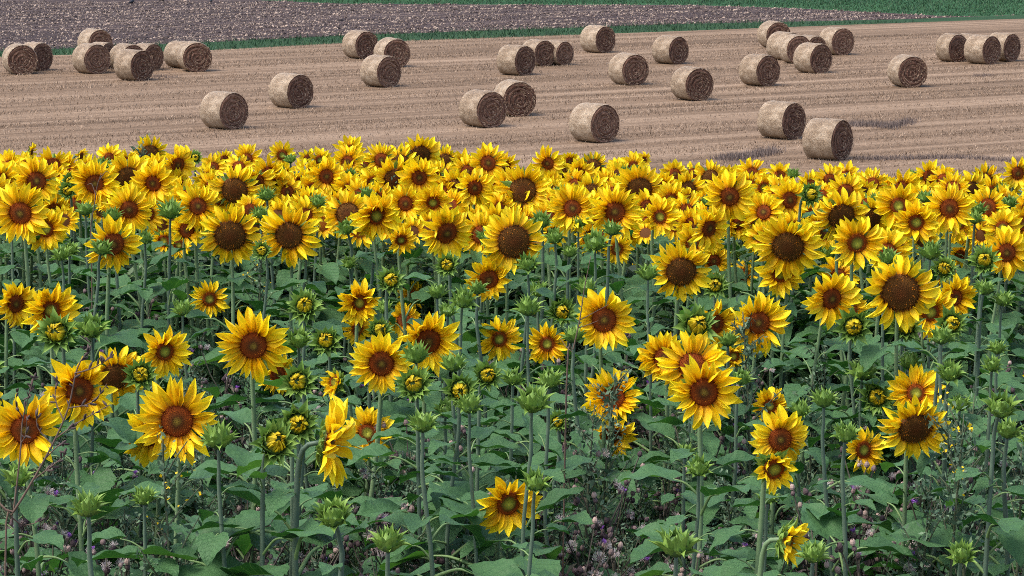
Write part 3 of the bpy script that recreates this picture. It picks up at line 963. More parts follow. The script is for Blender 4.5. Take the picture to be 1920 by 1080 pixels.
# ------------------------------------------------------------------ the sunflowers of the photograph
# x y (head centre) size kind yaw(right +) pitch(up +) shift in depth | label
FRONT = '''
917 524 82 f 5 -8 0|sunflower below the crowded band at centre with a bud overlapping its lower left
1170 511 48 g 15 5 0|small sunflower with green centre alone below the band right of centre
1277 509 108 b 5 -14 -.2|big drooping sunflower with broad brown disc, under the band right of centre
1338 490 62 f 15 10 0|sunflower squeezed right behind the big drooping one right of centre
1393 515 55 g 0 15 0|small sunflower half hidden by buds left of the twin stacked flowers
1463 514 82 g 0 0 -.3|green-centred sunflower hanging in front of the very broad disc, right of centre
29 570 78 f 38 -5 0|sunflower at the left edge turned right with a leaf across its top
65 541 46 f 10 10 .8|small sunflower peeping out behind the two at the left edge
95 582 98 g 10 -5 0|second sunflower from the left edge, above a half-open bud
393 561 66 g 12 0 0|small dark-centred sunflower alone, above left of the large one at left
309 659 92 g 28 0 0|green-centred sunflower turned right, above the largest left flower
475 648 124 f 8 0 -.2|large sunflower with orange ringed disc, tallest of the left middle
441 592 46 f 20 25 .9|sunflower with leaf in front, peeping above the large left middle one
148 733 128 f 18 5 0|large sunflower behind the dry twig at left, upper of the two
215 706 105 b 15 -12 .6|blown sunflower with greyish disc behind the twig-covered pair
47 806 132 f 8 0 -.3|large sunflower at the left edge crossed by dry twigs
332 790 146 f 5 0 -.3|largest sunflower at lower left, facing straight out with dark orange disc
282 815 106 f -12 0 .7|sunflower tucked behind the left side of the largest lower left one
674 568 82 g 12 0 0|sunflower with narrow green-centred disc at centre left, upper of a stacked pair
774 555 56 g 5 0 0|small round green-centred sunflower beside a yellow opening bud at centre
670 617 60 g 30 -5 -.5|small sunflower turned right, lower of the stacked pair at centre left
757 600 62 f 0 35 .6|sunflower with a few upswept petals behind the large centre one
803 640 114 f 10 -5 .3|large sunflower at centre with a green bud in front of its disc
715 682 108 f 5 -3 -.1|large centre sunflower with a leaf across its lower petals
936 636 78 g 12 0 0|green-centred sunflower at the middle of the picture, left of the ragged one
521 702 72 f 20 -10 .8|sunflower mostly hidden behind the right of the large left middle one
627 716 70 h -45 10 0|half-open small sunflower turned left above the profile flower
617 832 150 f 83 -6 0|sunflower seen in profile facing right on a thick arched stem
689 812 88 g 0 8 0|green-centred sunflower just right of the profile flower
953 944 112 g 22 -6 0|lowest sunflower near the centre of the bottom, with weed over its left petals
1132 600 108 f 5 3 0|sunflower with round orange disc crossed by a thin dry twig
1026 645 74 g -8 0 0|small ragged sunflower with folded petals at its right, left of the twig-crossed one
1245 672 90 f -12 12 0|sunflower facing slightly up, left of the big overlapping pair
1298 688 120 f -10 8 .6|big sunflower behind the front one of the overlapping pair
1320 735 126 f 3 0 -.4|big bright sunflower in front of the overlapping pair right of centre
1342 608 86 f 32 0 .4|sunflower turned right behind a large yellow opening bud
1422 605 108 f 3 -3 0|sunflower with broad rusty disc and a seed stalk before it, right of centre
1375 668 62 h 25 5 .2|half-open small sunflower just above right of the overlapping pair
1150 745 104 f 0 20 .7|sunflower hidden behind a closed bud and weeds right of centre
1146 815 88 f 0 -25 1.0|drooping sunflower low behind the same closed bud, only petals showing
1443 762 68 g 12 5 0|small green-centred sunflower above the one with a half-open bud before it
1463 824 108 f 8 0 0|sunflower with a white speck on its disc behind a half-open bud
1452 880 96 h 18 -15 -.5|half-open yellow head with curled green bracts, before the white-specked flower
1478 1016 104 h 62 -10 0|half-open sunflower turned right at the bottom edge
1619 844 80 g 25 0 0|sunflower with petals folded over its green centre at lower right
1716 803 124 b 10 -24 -.2|large nodding sunflower with dark disc at lower right among weeds
1717 737 94 g 3 12 .3|sunflower with orange ring directly above the large nodding one at lower right
1559 560 98 f 22 -5 .1|left sunflower of the dense right-hand bunch, disc half turned
1688 549 130 b -2 -10 -.3|biggest sunflower of the right-hand bunch with very wide brown disc
1745 586 92 g 12 -3 .2|sunflower under the biggest one of the right-hand bunch
1791 558 78 f 24 0 .5|rightmost sunflower of the right-hand bunch
1595 582 66 g 25 10 -.1|small sunflower at the lower left of the right-hand bunch
1620 540 58 f 15 5 .8|sunflower between the left one and the biggest one of the right-hand bunch
1572 518 74 f 12 25 .9|upward facing sunflower on top of the right-hand bunch
1775 527 60 g 5 20 .8|small sunflower peeping out at the top right of the right-hand bunch
1887 474 88 f 8 -3 0|sunflower at the right edge with deep brown disc below the band
'''
BACK = '''
59 285 30 f 70 0;17 312 52 f 0 20;99 311 62 f 10 5;121 316 55 f 0 25;152 292 28 f 60 0;205 296 46 f 0 10;236 304 42 f 5 15
281 289 60 b 5 -5;333 309 64 f 30 -10;400 314 46 f 0 20;420 300 36 f 0 0;463 298 50 f 0 10;448 313 48 f 5 20
2 340 70 f 0 0;33 338 70 f 0 35;68 340 78 f 10 0;38 400 98 f 8 8;86 430 72 g 10 5;102 392 52 f 10 0;177 345 82 f 0 0
240 333 78 b 0 -5;287 344 72 f 0 5;207 373 62 f 5 10;242 393 78 f 5 10;278 402 56 f 40 0;371 387 76 f 8 0;330 345 52 f 30 0
440 357 84 b 0 -5;397 352 56 f 5 15;470 395 55 f 15 5;212 458 88 f 10 -8;307 452 50 h 0 0;335 460 46 g 15 0;350 432 60 f 15 15;432 442 100 b 0 -6
529 291 46 g 0 0;578 298 34 f 0 10;600 300 42 g 5 0;656 286 56 f 10 15;652 304 56 f 5 10;715 300 54 f -5 5;751 308 64 b 0 10;788 290 68 b 5 -5
835 303 52 b -5 -5;870 305 46 f 0 15;915 306 62 f 10 30;946 312 50 f 0 5;503 326 62 f 0 0;534 326 42 f 5 5;612 331 64 f 5 0;622 361 52 g 0 0
699 342 52 g 0 5;741 337 78 b 5 -8;786 333 70 f 5 0;683 311 46 f 10 20;856 356 72 b -25 0;890 352 64 f 5 0;877 322 56 f 0 20;955 348 60 f -5 25
812 380 64 g 0 0;865 400 46 g 15 5;706 405 80 g 0 10;652 402 76 b -5 10;677 368 60 f 5 10;760 382 62 f 0 5;837 437 90 f 18 -3;542 441 98 b -5 -14
572 404 60 f 20 5;482 340 62 f 10 0;752 450 50 g 10 -5;902 440 76 f -20 0;963 453 104 b 5 -5;930 418 68 f 5 15
1027 306 56 f 0 0;1049 323 52 b 0 5;1085 326 54 f 0 10;1112 313 50 b 5 0;1068 303 36 f 0 10;1158 318 42 f 0 20;1187 313 46 f 0 15;1207 300 27 f 20 10
981 357 88 b -5 -5;1078 347 52 f 0 10;1033 345 46 f 5 15;1109 363 66 b -5 0;1135 346 52 f 5 10;1073 391 78 f 5 0;1199 355 86 b 5 -10;1153 397 88 f 0 -3
1150 362 52 f 5 30;1259 374 60 g 0 0;1289 356 64 b 10 0;1332 335 58 b 5 5;1300 325 42 f 0 10;1265 326 46 f 0 15;1364 328 38 f 0 10;1410 325 52 f 5 15;1387 333 42 f 0 15
1368 369 82 f 0 -3;1237 407 70 g 8 0;1213 388 56 f 20 5;1287 396 60 f 5 15;1329 428 74 f 28 -5;1299 457 60 g 5 5;1406 380 48 g 5 5;1405 348 52 f 0 20;1432 398 66 f 5 10
1430 447 56 f 10 10;996 397 44 g 0 5;1030 408 56 f 5 15;1157 467 52 g 15 -10;1462 330 46 f 0 20;1521 347 50 f 0 15;1587 330 46 f 0 15;1636 345 52 f 5 15;1586 360 62 f -5 10
1692 352 60 f 0 10;1685 386 78 g 0 0;1742 331 52 f 10 15;1770 338 52 f 5 20;1846 341 62 b 5 0;1820 357 64 b 12 0;1787 352 56 f 0 30;1780 391 80 f 0 -2
1480 375 68 f 28 0;1458 416 68 b -5 5;1443 394 56 f 0 20;1577 405 92 b -10 -5;1637 407 84 b 30 -8;1718 417 72 g 5 5;1798 419 60 g 28 0;1852 388 66 f 8 0;1745 364 46 f 5 20
1880 428 64 g 5 10;1918 420 56 f 5 5;1908 325 52 f 10 10;1893 357 42 f 15 5;1478 462 110 b 0 -6;1607 456 88 g 0 0;1665 472 76 f 5 15;1675 446 56 g 28 0;1800 478 42 f 10 -5
'''
BUDS_S = '''
366 296 24 o;63 437 40 c;22 422 34 c;160 395 38 c;190 468 42 c;115 480 34 c;132 470 32 c;443 462 34 c;210 407 36 c;194 310 30 c;133 340 30 o;127 358 30 o;272 450 32 c;320 399 48 c
544 300 24 c;655 332 28 o;686 365 30 c;500 368 34 c;488 402 32 c;576 432 36 c;650 430 38 c;700 435 30 c;779 420 34 c;912 450 40 c;839 497 40 o;655 495 30 c;731 527 42 o;596 380 32 c;492 470 32 o
1175 325 28 c;1195 325 28 o;1015 418 40 c;1085 418 32 c;1040 447 40 c;1115 458 50 c;1147 432 38 c;1068 475 30 c;990 497 42 c;1395 440 38 c;1385 475 40 c;1052 362 28 c;1328 380 30 c;1215 515 38 c
1487 328 28 c;1518 365 40 o;1548 480 46 c;1745 475 48 c;1845 490 48 o;1665 485 40 c;1642 375 30 c;1735 372 34 c;1828 412 32 c;1893 382 30 c;1712 330 24 c;1770 505 42 o;1670 410 28 c;1835 395 32 c;1877 355 26 c
108 625 60 o;172 618 54 c;263 702 48 o;342 582 38 c;571 575 50 o;868 565 46 c;820 550 38 c;840 585 32 c;560 640 46 c;612 640 46 o;710 620 40 o;780 668 50 c;850 685 46 c;777 722 54 o;862 730 52 o;560 715 54 o;912 705 46 o
895 543 34 c;880 762 48 c;1305 612 62 o;1052 585 44 o;1163 768 64 c;998 757 62 c;990 580 46 c;1100 542 40 c;1010 547 36 c;1075 632 40 c;1030 716 46 c;1365 640 36 c;1390 712 36 c;1340 535 40 o
1600 612 54 o;1697 612 52 o;1782 607 48 o;1765 634 44 c;1845 543 36 c;1880 565 34 c;1705 682 40 c;1617 699 50 c;1642 746 52 o;1780 702 44 c;1870 655 34 c;1860 687 36 c;1876 767 58 c;1545 752 46 c
409 825 64 c;513 832 68 o;557 795 62 o;32 897 52 c;165 954 58 c;626 969 66 c;728 1020 60 c;793 797 52 c;1004 908 48 c;1046 790 32 o;835 770 38 c;1310 880 46 c;1284 850 34 c;1268 1025 74 c
1585 817 46 c;1890 810 46 c;1525 1042 50 c;1802 1042 50 c;1800 760 40 c;962 712 40 c;1500 772 40 c;270 935 44 c;720 580 30 c;1440 935 36 c
'''
def plane_Y(x, y, drop):
    d = ray(x, y)
    return drop * d.y / -d.z
def depth_of(x, y, d, S, sh, w):
    Y = plane_Y(x, y, 1.92) ** (1 - w) * (S * FPX / d) ** w + sh
    for _ in range(60):                                   # keep plant heights believable
        z = at_dist(x, y, Y).z
        if z > 1.62: Y += 0.08
        elif z < 0.62: Y -= 0.08
        else: break
    return Y

ORD = ['first', 'second', 'third', 'fourth', 'fifth', 'sixth', 'seventh', 'eighth', 'ninth', 'tenth', 'eleventh', 'twelfth', 'thirteenth', 'fourteenth', 'fifteenth', 'sixteenth', 'seventeenth', 'eighteenth', 'nineteenth']
TENS = {2: ('twentieth', 'twenty'), 3: ('thirtieth', 'thirty'), 4: ('fortieth', 'forty'), 5: ('fiftieth', 'fifty'), 6: ('sixtieth', 'sixty')}
def ordinal(k):
    if k < 19: return ORD[k]
    t, u = divmod(k + 1, 10)
    return TENS[t][0] if u == 0 else TENS[t][1] + '-' + ORD[u - 1]

def parse(txt):
    return [(float(p[0]), float(p[1]), float(p[2]), p[3], float(p[4]) if len(p) > 4 else None, float(p[5]) if len(p) > 5 else None)
            for p in (q.split() for q in txt.replace('\n', ';').split(';')) if p]
seed = 1000
for line in FRONT.strip().split('\n'):
    x, y, d, k, _, _, sh = line.split('|')[0].split()
    x, y, d, sh = map(float, (x, y, d, sh))
    HEADS.append((x, y, d, depth_of(x, y, d, 0.25 if k == 'b' else 0.17 if k == 'h' else 0.22, sh, 0.45)))
for line in FRONT.strip().split('\n'):
    a, label = line.split('|')
    x, y, d, k, yaw, pitch, sh = a.split()
    x, y, d, yaw, pitch, sh = map(float, (x, y, d, yaw, pitch, sh))
    seed += 1
    S = 0.25 if k == 'b' else 0.17 if k == 'h' else 0.22
    Y = depth_of(x, y, d, S, sh, 0.45)
    sunflower(x, y, d, k, yaw, pitch, Y, label, 'open sunflowers standing apart before the crowded band', 18 if y < 640 else 13, seed, zlo=0.28 if y < 640 else 0.5, base_px=(538, 1080) if d == 150 else None, lsize=1.5 if d == 150 else 1.0)

back = parse(BACK)
# more heads deep in the crowd, where only petals show between the ones in front
rf = random.Random(77)
tries = 0
while len(back) < 242 and tries < 6000:
    tries += 1
    x = rf.uniform(-10, 1930)
    top = 305 + 38 * x / 1920
    y = rf.uniform(top + 2, top + 95)
    if min(math.hypot((x - b[0]), (y - b[1]) * 1.4) for b in back) < 27: continue
    back.append((x, y, rf.uniform(46, 60), rf.choice('fffg'), rf.gauss(5, 14), rf.uniform(0, 22)))
rows = {}
for b in back:
    u = b[1] - (300 + 38 * b[0] / 1920)
    r = 0 if u < 9 else 1 if u < 32 else 2 if u < 62 else 3 if u < 96 else 4
    rows.setdefault(r, []).append(b)
ROWN = ['topmost row against the stubble', 'second row of the crowded band', 'third row of the crowded band', 'fourth row of the crowded band', 'lowest row of the crowded band']
LOOK = {'f': 'brown-centred sunflower', 'g': 'green-centred sunflower', 'b': 'broad-disc sunflower', 'h': 'half-open sunflower'}
for r, lst in rows.items():
    lst.sort()
    for k, (x, y, d, kd, yaw, pitch) in enumerate(lst):
        seed += 1
        d *= 1.07
        Y = depth_of(x, y, d, 0.25 if kd == 'b' else 0.19, 0, 0.22)
        side = ' turned right' if yaw > 22 else ' turned left' if yaw < -18 else ' tilted up' if pitch > 18 else ''
        sunflower(x, y, d, kd, yaw + rf.gauss(0, 9), pitch - 5 + rf.gauss(0, 8), Y, f'{LOOK[kd]}{side}, {ordinal(k)} from the left in the {ROWN[r]}', 'sunflowers of the crowded back band', 7 if r < 3 else 9, seed, zlo=0.42 if r < 3 else 0.4, lsize=1.05)

# beyond the first three hundred: heads of which only slips of yellow show in the depth of the band
V_, F_, U_, I_ = [], [], [], []
PETD = [(np.array([v.co for v in p.vertices]), np.array([tuple(q.vertices) for q in p.polygons])) for p in PET]
UVD = np.array([(i / 7, s_) for i in range(8) for s_ in (-1, -.5, 0, .5, 1)])
off = 0
for k in range(190):
    x = rf.uniform(-60, 1980)
    y = 303 + 38 * x / 1920 + rf.uniform(2, 120) ** 1.0
    Y = plane_Y(x, y, 1.98) + rf.uniform(0.25, 0.6)
    rd = rf.uniform(0.03, 0.045)
    MH = Matrix.Translation(at_dist(x, y, Y)) @ frame(face_dir(rf.gauss(5, 20), rf.gauss(4, 14)), rf.uniform(0, TAU)) @ Matrix.Scale(rd, 4)
    dv = [Vector((math.cos(TAU * j / 12), math.sin(TAU * j / 12), 0)) for j in range(12)] + [Vector((0, 0, 0.25))]
    V_ += [tuple(MH @ v) for v in dv]; U_ += [(0, 0)] * 13
    F_ += [(off + j, off + (j + 1) % 12, off + 12, off + 12) for j in range(12)]; I_ += [1] * 12
    off += 13
    for j in range(20):
        L = rf.uniform(1.2, 1.7)
        M = MH @ Matrix.Rotation(TAU * j / 20 + rf.gauss(0, .08), 4, 'Z') @ Matrix.Translation((0.9, 0, -0.05)) @ Matrix.Rotation(-rf.gauss(0.2, 0.25), 4, 'Y') @ Matrix.Rotation(rf.gauss(0, .2), 4, 'X') @ Matrix.Diagonal((L, L * 0.42, L, 1))
        pv, pf = PETD[rf.randrange(12)]
        A4 = np.array(M)
        V_ += [tuple(v) for v in pv @ A4[:3, :3].T + A4[:3, 3]]
        F_ += [tuple(q + off) for q in pf]; U_ += [tuple(u) for u in UVD]; I_ += [0] * len(pf)
        off += len(pv)
F_ = [f if f[2] != f[3] else f[:3] for f in F_]
o = ob('sunflower_mass', mesh('sunflower_mass', V_, F_, [PETAL, DISC_O], uv=U_, mi=I_))
tag(o, 'mass of yellow sunflower heads glimpsed in the depth of the crowded band', 'sunflowers', kind='stuff')

buds = parse(BUDS_S)
brow = {}
for b in buds:
    u = b[1] - 38 * b[0] / 1920
    r = 0 if u < 370 else 1 if u < 490 else 2 if u < 600 else 3 if u < 700 else 4 if u < 860 else 5
    brow.setdefault(r, []).append(b)
BROWN = ['buds among the topmost crowded flowers', 'buds along the lower crowded flowers', 'buds just below the crowded band', 'buds across the middle', 'buds of the lower middle', 'buds near the bottom edge']
for r, lst in brow.items():
    lst.sort()
    for k, (x, y, d, kd, _, _) in enumerate(lst):
        seed += 1
        rr = random.Random(seed)
        opening = kd == 'o'
        d *= 1.15 if r > 1 else 1.05
        Y = depth_of(x, y, d, 0.095, -0.35 if r > 1 else -0.25, 0.35 if r > 1 else 0.2)
        for hx, hy, hd, hY in HEADS:                       # keep the stem from crossing a flower below
            if hy > y + 10 and abs(hx - x) < 0.36 * hd and math.hypot(hx - x, hy - y) > 0.56 * hd and Y < hY + 0.12: Y = hY + 0.15
        yaw = rr.gauss(6, 14)
        pitch = rr.uniform(2, 28) if opening else rr.uniform(60, 90)
        bud(x, y, d, kd, yaw, pitch, Y, f"{'yellow opening' if opening else 'closed green'} bud, {ordinal(k)} from the left among the {BROWN[r]}", 'sunflower buds', 5 if r == 0 else 13 if r == 1 else 17 if r < 4 else 13, seed, zlo=0.5 if r == 0 else 0.30 if r < 4 else 0.52)

# the field goes on past both picture edges
rr = random.Random(909)
for sd in (-1, 1):
    for k in range(30):
        far = k < 18
        x = 960 + sd * (985 + (k % 18 if far else k - 18) * (24 if far else 36) + rr.uniform(-12, 12))
        y = rr.uniform(318, 460) + (25 if sd > 0 else -15) if far else rr.uniform(500, 900)
        seed += 1
        Y = depth_of(x, y, rr.uniform(60, 80) if far else 95, 0.2, 0, 0.25)
        place = 'right' if sd > 0 else 'left'
        if far or k % 2:
            sunflower(x, y, (0.21 if far else 0.2) * FPX / Y, rr.choice('ffgb'), rr.gauss(6, 14), rr.gauss(0, 10), Y, f'open sunflower standing beyond the {place} picture edge', f'sunflowers beyond the {place} picture edge', 7, seed, zlo=0.4)
        else:
            bud(x, y, 0.095 * FPX / Y, rr.choice('co'), rr.gauss(6, 14), 55, Y, f'sunflower bud standing beyond the {place} picture edge', f'buds beyond the {place} picture edge', 8, seed, zlo=0.4)

# ------------------------------------------------------------------ mugwort and other tall weeds
def mugwort_meshes(seed, flowers=False, dense=1.0):
    rr = random.Random(seed)
    S, L = Join(), Join()
    def leafy(p, axis, ln, n, w, up):
        for k in range(n):
            t = (k + rr.random()) / n
            c = p + axis * ln * t + Vector((rr.gauss(0, w), rr.gauss(0, w), rr.gauss(0, w)))
            s = rr.uniform(0.006, 0.014) * (1.25 - 0.5 * t)
            a = Vector((rr.gauss(0, 1), rr.gauss(0, 1), rr.gauss(0, 0.8) + 0.3)).normalized() * s
            if flowers and p.z > 0.8: a *= 0.6
            b = a.cross(Vector((rr.gauss(0, 1), rr.gauss(0, 1), rr.gauss(0, 1)))).normalized() * s * 0.42
            mi = 1 if flowers and p.z > 0.8 and t > 0.4 and rr.random() < 0.4 else 0
            L.add([c - a, c + b, c + a, c - b], [(0, 1, 2, 3)], mi)
    lean = Vector((rr.uniform(-.10, .10), rr.uniform(-.08, .08), 0))
    path = [Vector((0, 0, 0)), Vector((lean.x * .3 + rr.uniform(-.01, .01), lean.y * .3, .35)), Vector((lean.x * .6 + rr.uniform(-.02, .02), lean.y * .6, .7)), Vector((lean.x, lean.y, 1.0))]
    path = catmull(path, 4)
    V, F = tube(path, [0.0075 * (1.15 - i / len(path)) for i in range(len(path))], 5)
    S.add(V, F)
    nb = int(26 * dense)
    for k in range(nb):
        t = 0.15 + 0.80 * (k + rr.random() * .6) / nb
        i = min(len(path) - 2, int(t * (len(path) - 1)))
        p = path[i].lerp(path[i + 1], t * (len(path) - 1) - i)
        az = rr.uniform(0, TAU)
        ax = Vector((math.cos(az), math.sin(az), rr.uniform(0.7, 1.6))).normalized()
        ln = rr.uniform(0.10, 0.26) * (1.15 - 0.75 * t)
        V, F = tube([p, p + ax * ln * 0.5 + Vector((0, 0, ln * .04)), p + ax * ln], [0.003, 0.0022, 0.0012], 4)
        S.add(V, F)
        leafy(p, ax, ln, int(22 * dense), 0.010, True)
    leafy(path[-4], (path[-1] - path[-4]).normalized(), 0.26, 40, 0.010, True)
    return mesh('weed_stem', S.v, S.f, [MUGSTEM]), mesh('foliage', L.v, L.f, [MUGLEAF, CHARLOCK], smooth=False, mi=L.m)
MUG = [mugwort_meshes(s) for s in (1, 2, 3, 4)]
MUGF = mugwort_meshes(7, True)
def mugwort(base, h, rr, label, group, kind=None):
    sm, fm = kind or MUG[rr.randrange(4)]
    root = tag(ob('mugwort_weed', None, None, Matrix.Translation(base) @ Matrix.Rotation(rr.uniform(0, TAU), 4, 'Z') @ Matrix.Diagonal((h ** .5, h ** .5, h, 1))), label, 'weed', group)
    ob('weed_stem', sm, root)
    stuffpart(ob('foliage', fm, root))
for px, py, Y, label in (
    (262, 270, 17.3, 'thin weed spire sticking up against the stubble at left'),
    (562, 318, 16.6, 'grey-green feathery weed standing among the crowded flowers left of centre'),
    (590, 345, 16.2, 'second feathery weed in the gap of the crowded flowers left of centre'),
    (762, 350, 15.8, 'feathery weed tip in front of a shaded flower at centre'),
    (1610, 345, 15.9, 'feathery weed before the turned broad flower at right'),
    (1575, 385, 15.2, 'silvery weed covering a broad disc in the crowded band at right'),
    (1108, 690, 10.6, 'weed spire covering the left petals of the flower behind the closed bud'),
    (1085, 760, 10.2, 'weed with seed spikes left of the closed bud right of centre'),
    (922, 885, 9.6, 'short weed sprig over the left petals of the lowest centre sunflower'),
    (812, 880, 10.2, 'dense seed-spiked weed in the thistles at bottom centre'),
    (860, 930, 10.0, 'second seed-spiked weed in the thistles at bottom centre'),
    (1800, 745, 9.9, 'tall dark weed just right of the large nodding sunflower'),
    (1838, 780, 9.5, 'tall weed second right of the large nodding sunflower'),
    (1540, 640, 12.3, 'pale feathery weed left of the right-hand bunch'),
    (1900, 820, 9.4, 'bushy weed at the lower right picture edge'),
    (1690, 880, 9.0, 'weed spire below the large nodding sunflower'),
    (1425, 585, 10.9, 'thin seed stalk standing before the rusty disc right of centre')):
    rr = random.Random(int(px))
    P = at_dist(px, py, Y)
    mugwort(Vector((P.x, P.y, 0)), P.z, rr, label, 'tall weeds between the sunflowers')
for px, py, Y, label in ((1762, 772, 9.0, 'yellow-flowered weed over the right petals of the large nodding sunflower'), (300, 842, 8.4, 'yellow-flecked weed under the largest lower left sunflower'), (485, 455, 14.2, 'yellow-flowered weed below the crowded band at left')):
    rr = random.Random(int(px))
    P = at_dist(px, py, Y)
    mugwort(Vector((P.x, P.y, 0)), P.z, rr, label, 'tall weeds between the sunflowers', MUGF)
def where(X, Y, Z):
    d = Vector((X, Y, Z - ZC))
    fy = d.y * math.cos(PITCH) - d.z * math.sin(PITCH)
    px, py = 960 + FPX * d.x / fy, 540 - FPX * (d.y * math.sin(PITCH) + d.z * math.cos(PITCH)) / fy
    return ('at the far left', 'left of centre', 'right of centre', 'at the far right')[max(0, min(3, int(px / 480)))] + (', near the bottom edge' if py > 850 else ', in the lower middle' if py > 680 else ', below the crowded band')
rr = random.Random(404)
for k in range(250):
    Y = rr.uniform(8.8, 15.5) if k < 150 else rr.uniform(8.8, 11.5)
    X = rr.uniform(-0.19, 0.19) * Y
    h = rr.uniform(0.6, 1.15)
    if any(hides(Vector((X, Y, h * f))) for f in (0.8, 0.9, 1.0)): h *= 0.7
    mugwort(Vector((X, Y, 0)), h, rr, 'low grey-green feathery weed ' + where(X, Y, h), 'low feathery weeds in the undergrowth')

# ------------------------------------------------------------------ thistles gone to seed
def thistle_meshes(seed, style):
    rr = random.Random(seed)
    S, H = Join(), Join()
    top = 0.72
    path = catmull([Vector((0, 0, 0)), Vector((rr.uniform(-.02, .02), rr.uniform(-.02, .02), .35)), Vector((rr.uniform(-.05, .05), rr.uniform(-.05, .05), top))], 4)
    V, F = tube(path, [0.006 * (1.2 - .6 * i / len(path)) for i in range(len(path))], 5)
    S.add(V, F)
    def head(c, up, s):
        q = up.to_track_quat('Z', 'Y').to_matrix().to_4x4()
        M = Matrix.Translation(c) @ q
        prof = [(0.25, 0), (0.8, .35), (1.0, .9), (0.85, 1.5), (0.55, 1.9), (0.2, 2.0)]
        V = [Vector((r * s * math.cos(TAU * k / 7), r * s * math.sin(TAU * k / 7), z * s)) for r, z in prof for k in range(7)]
        F = [(i * 7 + k, i * 7 + (k + 1) % 7, (i + 1) * 7 + (k + 1) % 7, (i + 1) * 7 + k) for i in range(5) for k in range(7)]
        H.add(V, F, 0, M)
        u = rr.random()
        kind = 2 if u < style[0] else 1 if u < style[0] + style[1] else 0
        n, ln, sp, w = {0: (9, 0.6, 0.5, 0.16), 1: (90, 2.2, 1.7, 0.05), 2: (34, 1.5, 0.85, 0.15)}[kind]
        for k in range(n):
            a, t = rr.uniform(0, TAU), sp * math.sqrt(rr.random())
            d = Vector((math.sin(t) * math.cos(a), math.sin(t) * math.sin(a), math.cos(t)))
            b0 = Vector((d.x * .5 * s, d.y * .5 * s, 1.7 * s)); e = b0 + d * ln * s * rr.uniform(.7, 1.1)
            sd = Vector((-math.sin(a), math.cos(a), 0.2)) * w * s
            H.add([b0, e - sd, e + sd], [(0, 1, 2)], kind, M)
    for k in range(13):
        t = rr.uniform(0.45, 1.0)
        i = min(len(path) - 2, int(t * (len(path) - 1)))
        p = path[i].lerp(path[i + 1], t * (len(path) - 1) - i)
        az = rr.uniform(0, TAU)
        ax = Vector((math.cos(az), math.sin(az), rr.uniform(1.0, 2.4))).normalized()
        ln = rr.uniform(0.08, 0.24)
        e = p + ax * ln
        V, F = tube([p, p + ax * ln * .5 + Vector((math.cos(az), math.sin(az), 0)) * .01, e], [0.003, 0.0025, 0.002], 4)
        S.add(V, F)
        for j in range(rr.choice((1, 2, 3))):
            o = Vector((rr.gauss(0, .014), rr.gauss(0, .014), rr.gauss(0, .010))) if j else Vector()
            head(e + o, (ax + Vector((rr.gauss(0, .3), rr.gauss(0, .3), 0.2))).normalized(), rr.uniform(0.0062, 0.0098))
        L = rr.uniform(0.05, 0.11)                         # narrow dry leaf
        sd = Vector((-math.sin(az), math.cos(az), 0)) * 0.010
        q = p + Vector((math.cos(az), math.sin(az), -0.1)) * L
        S.add([p, p.lerp(q, .5) + sd, q + Vector((0, 0, -.02)), p.lerp(q, .5) - sd], [(0, 1, 2, 3)])
    return mesh('weed_stem', S.v, S.f, [TH_STEM], smooth=False), mesh('seed_heads', H.v, H.f, [TH_BROWN, TH_FLUFF, TH_PURPLE], smooth=False, mi=H.m)
THK = [('dry brown thistle gone to seed ', 'dry brown thistles', [thistle_meshes(s, (0.02, 0.10)) for s in (1, 2, 3)]),
       ('thistle with pale fluffy down ', 'thistles with pale down', [thistle_meshes(s, (0.03, 0.40)) for s in (4, 5)]),
       ('thistle with purple flowers ', 'thistles in purple flower', [thistle_meshes(s, (0.20, 0.15)) for s in (6, 7)])]
rr = random.Random(505)
spots = []
for cx, cy, cY, sx, sY, n in ((180, 900, 9.6, .30, .7, 36), (110, 1000, 9.2, .22, .4, 16), (720, 880, 10.2, .30, .6, 36), (800, 1000, 9.6, .40, .5, 34), (1290, 930, 10.2, .40, .6, 24), (1700, 960, 9.8, .45, .7, 38), (1180, 1030, 9.4, .3, .4, 14),
                             (600, 610, 13.2, .30, .7, 14), (1240, 600, 13.0, .30, .8, 14), (1000, 660, 12.0, .5, .8, 12), (200, 560, 14, .3, .6, 8), (1830, 640, 12.4, .3, .8, 10), (1550, 720, 11.3, .4, .6, 12)):
    for k in range(n):
        P = at_dist(cx, cy, cY)
        spots.append((P.x + rr.gauss(0, sx), cY + rr.gauss(0, sY)))
for X, Y in spots:
    u = rr.random()
    label, group, vs = THK[0] if u < .62 else THK[1] if u < .86 else THK[2]
    sm, hm = vs[rr.randrange(len(vs))]
    h = rr.uniform(0.80, 1.35)
    if any(hides(Vector((X, Y, 0.72 * h * f))) for f in (0.85, 1.0, 1.15)): h *= 0.75
    root = tag(ob('thistle', None, None, Matrix.Translation((X, Y, 0)) @ Matrix.Rotation(rr.uniform(0, TAU), 4, 'Z') @ Matrix.Diagonal((1.1, 1.1, h, 1))), label + where(X, Y, 0.75 * h), 'thistle', group)
    ob('weed_stem', sm, root)
    stuffpart(ob('seed_heads', hm, root))

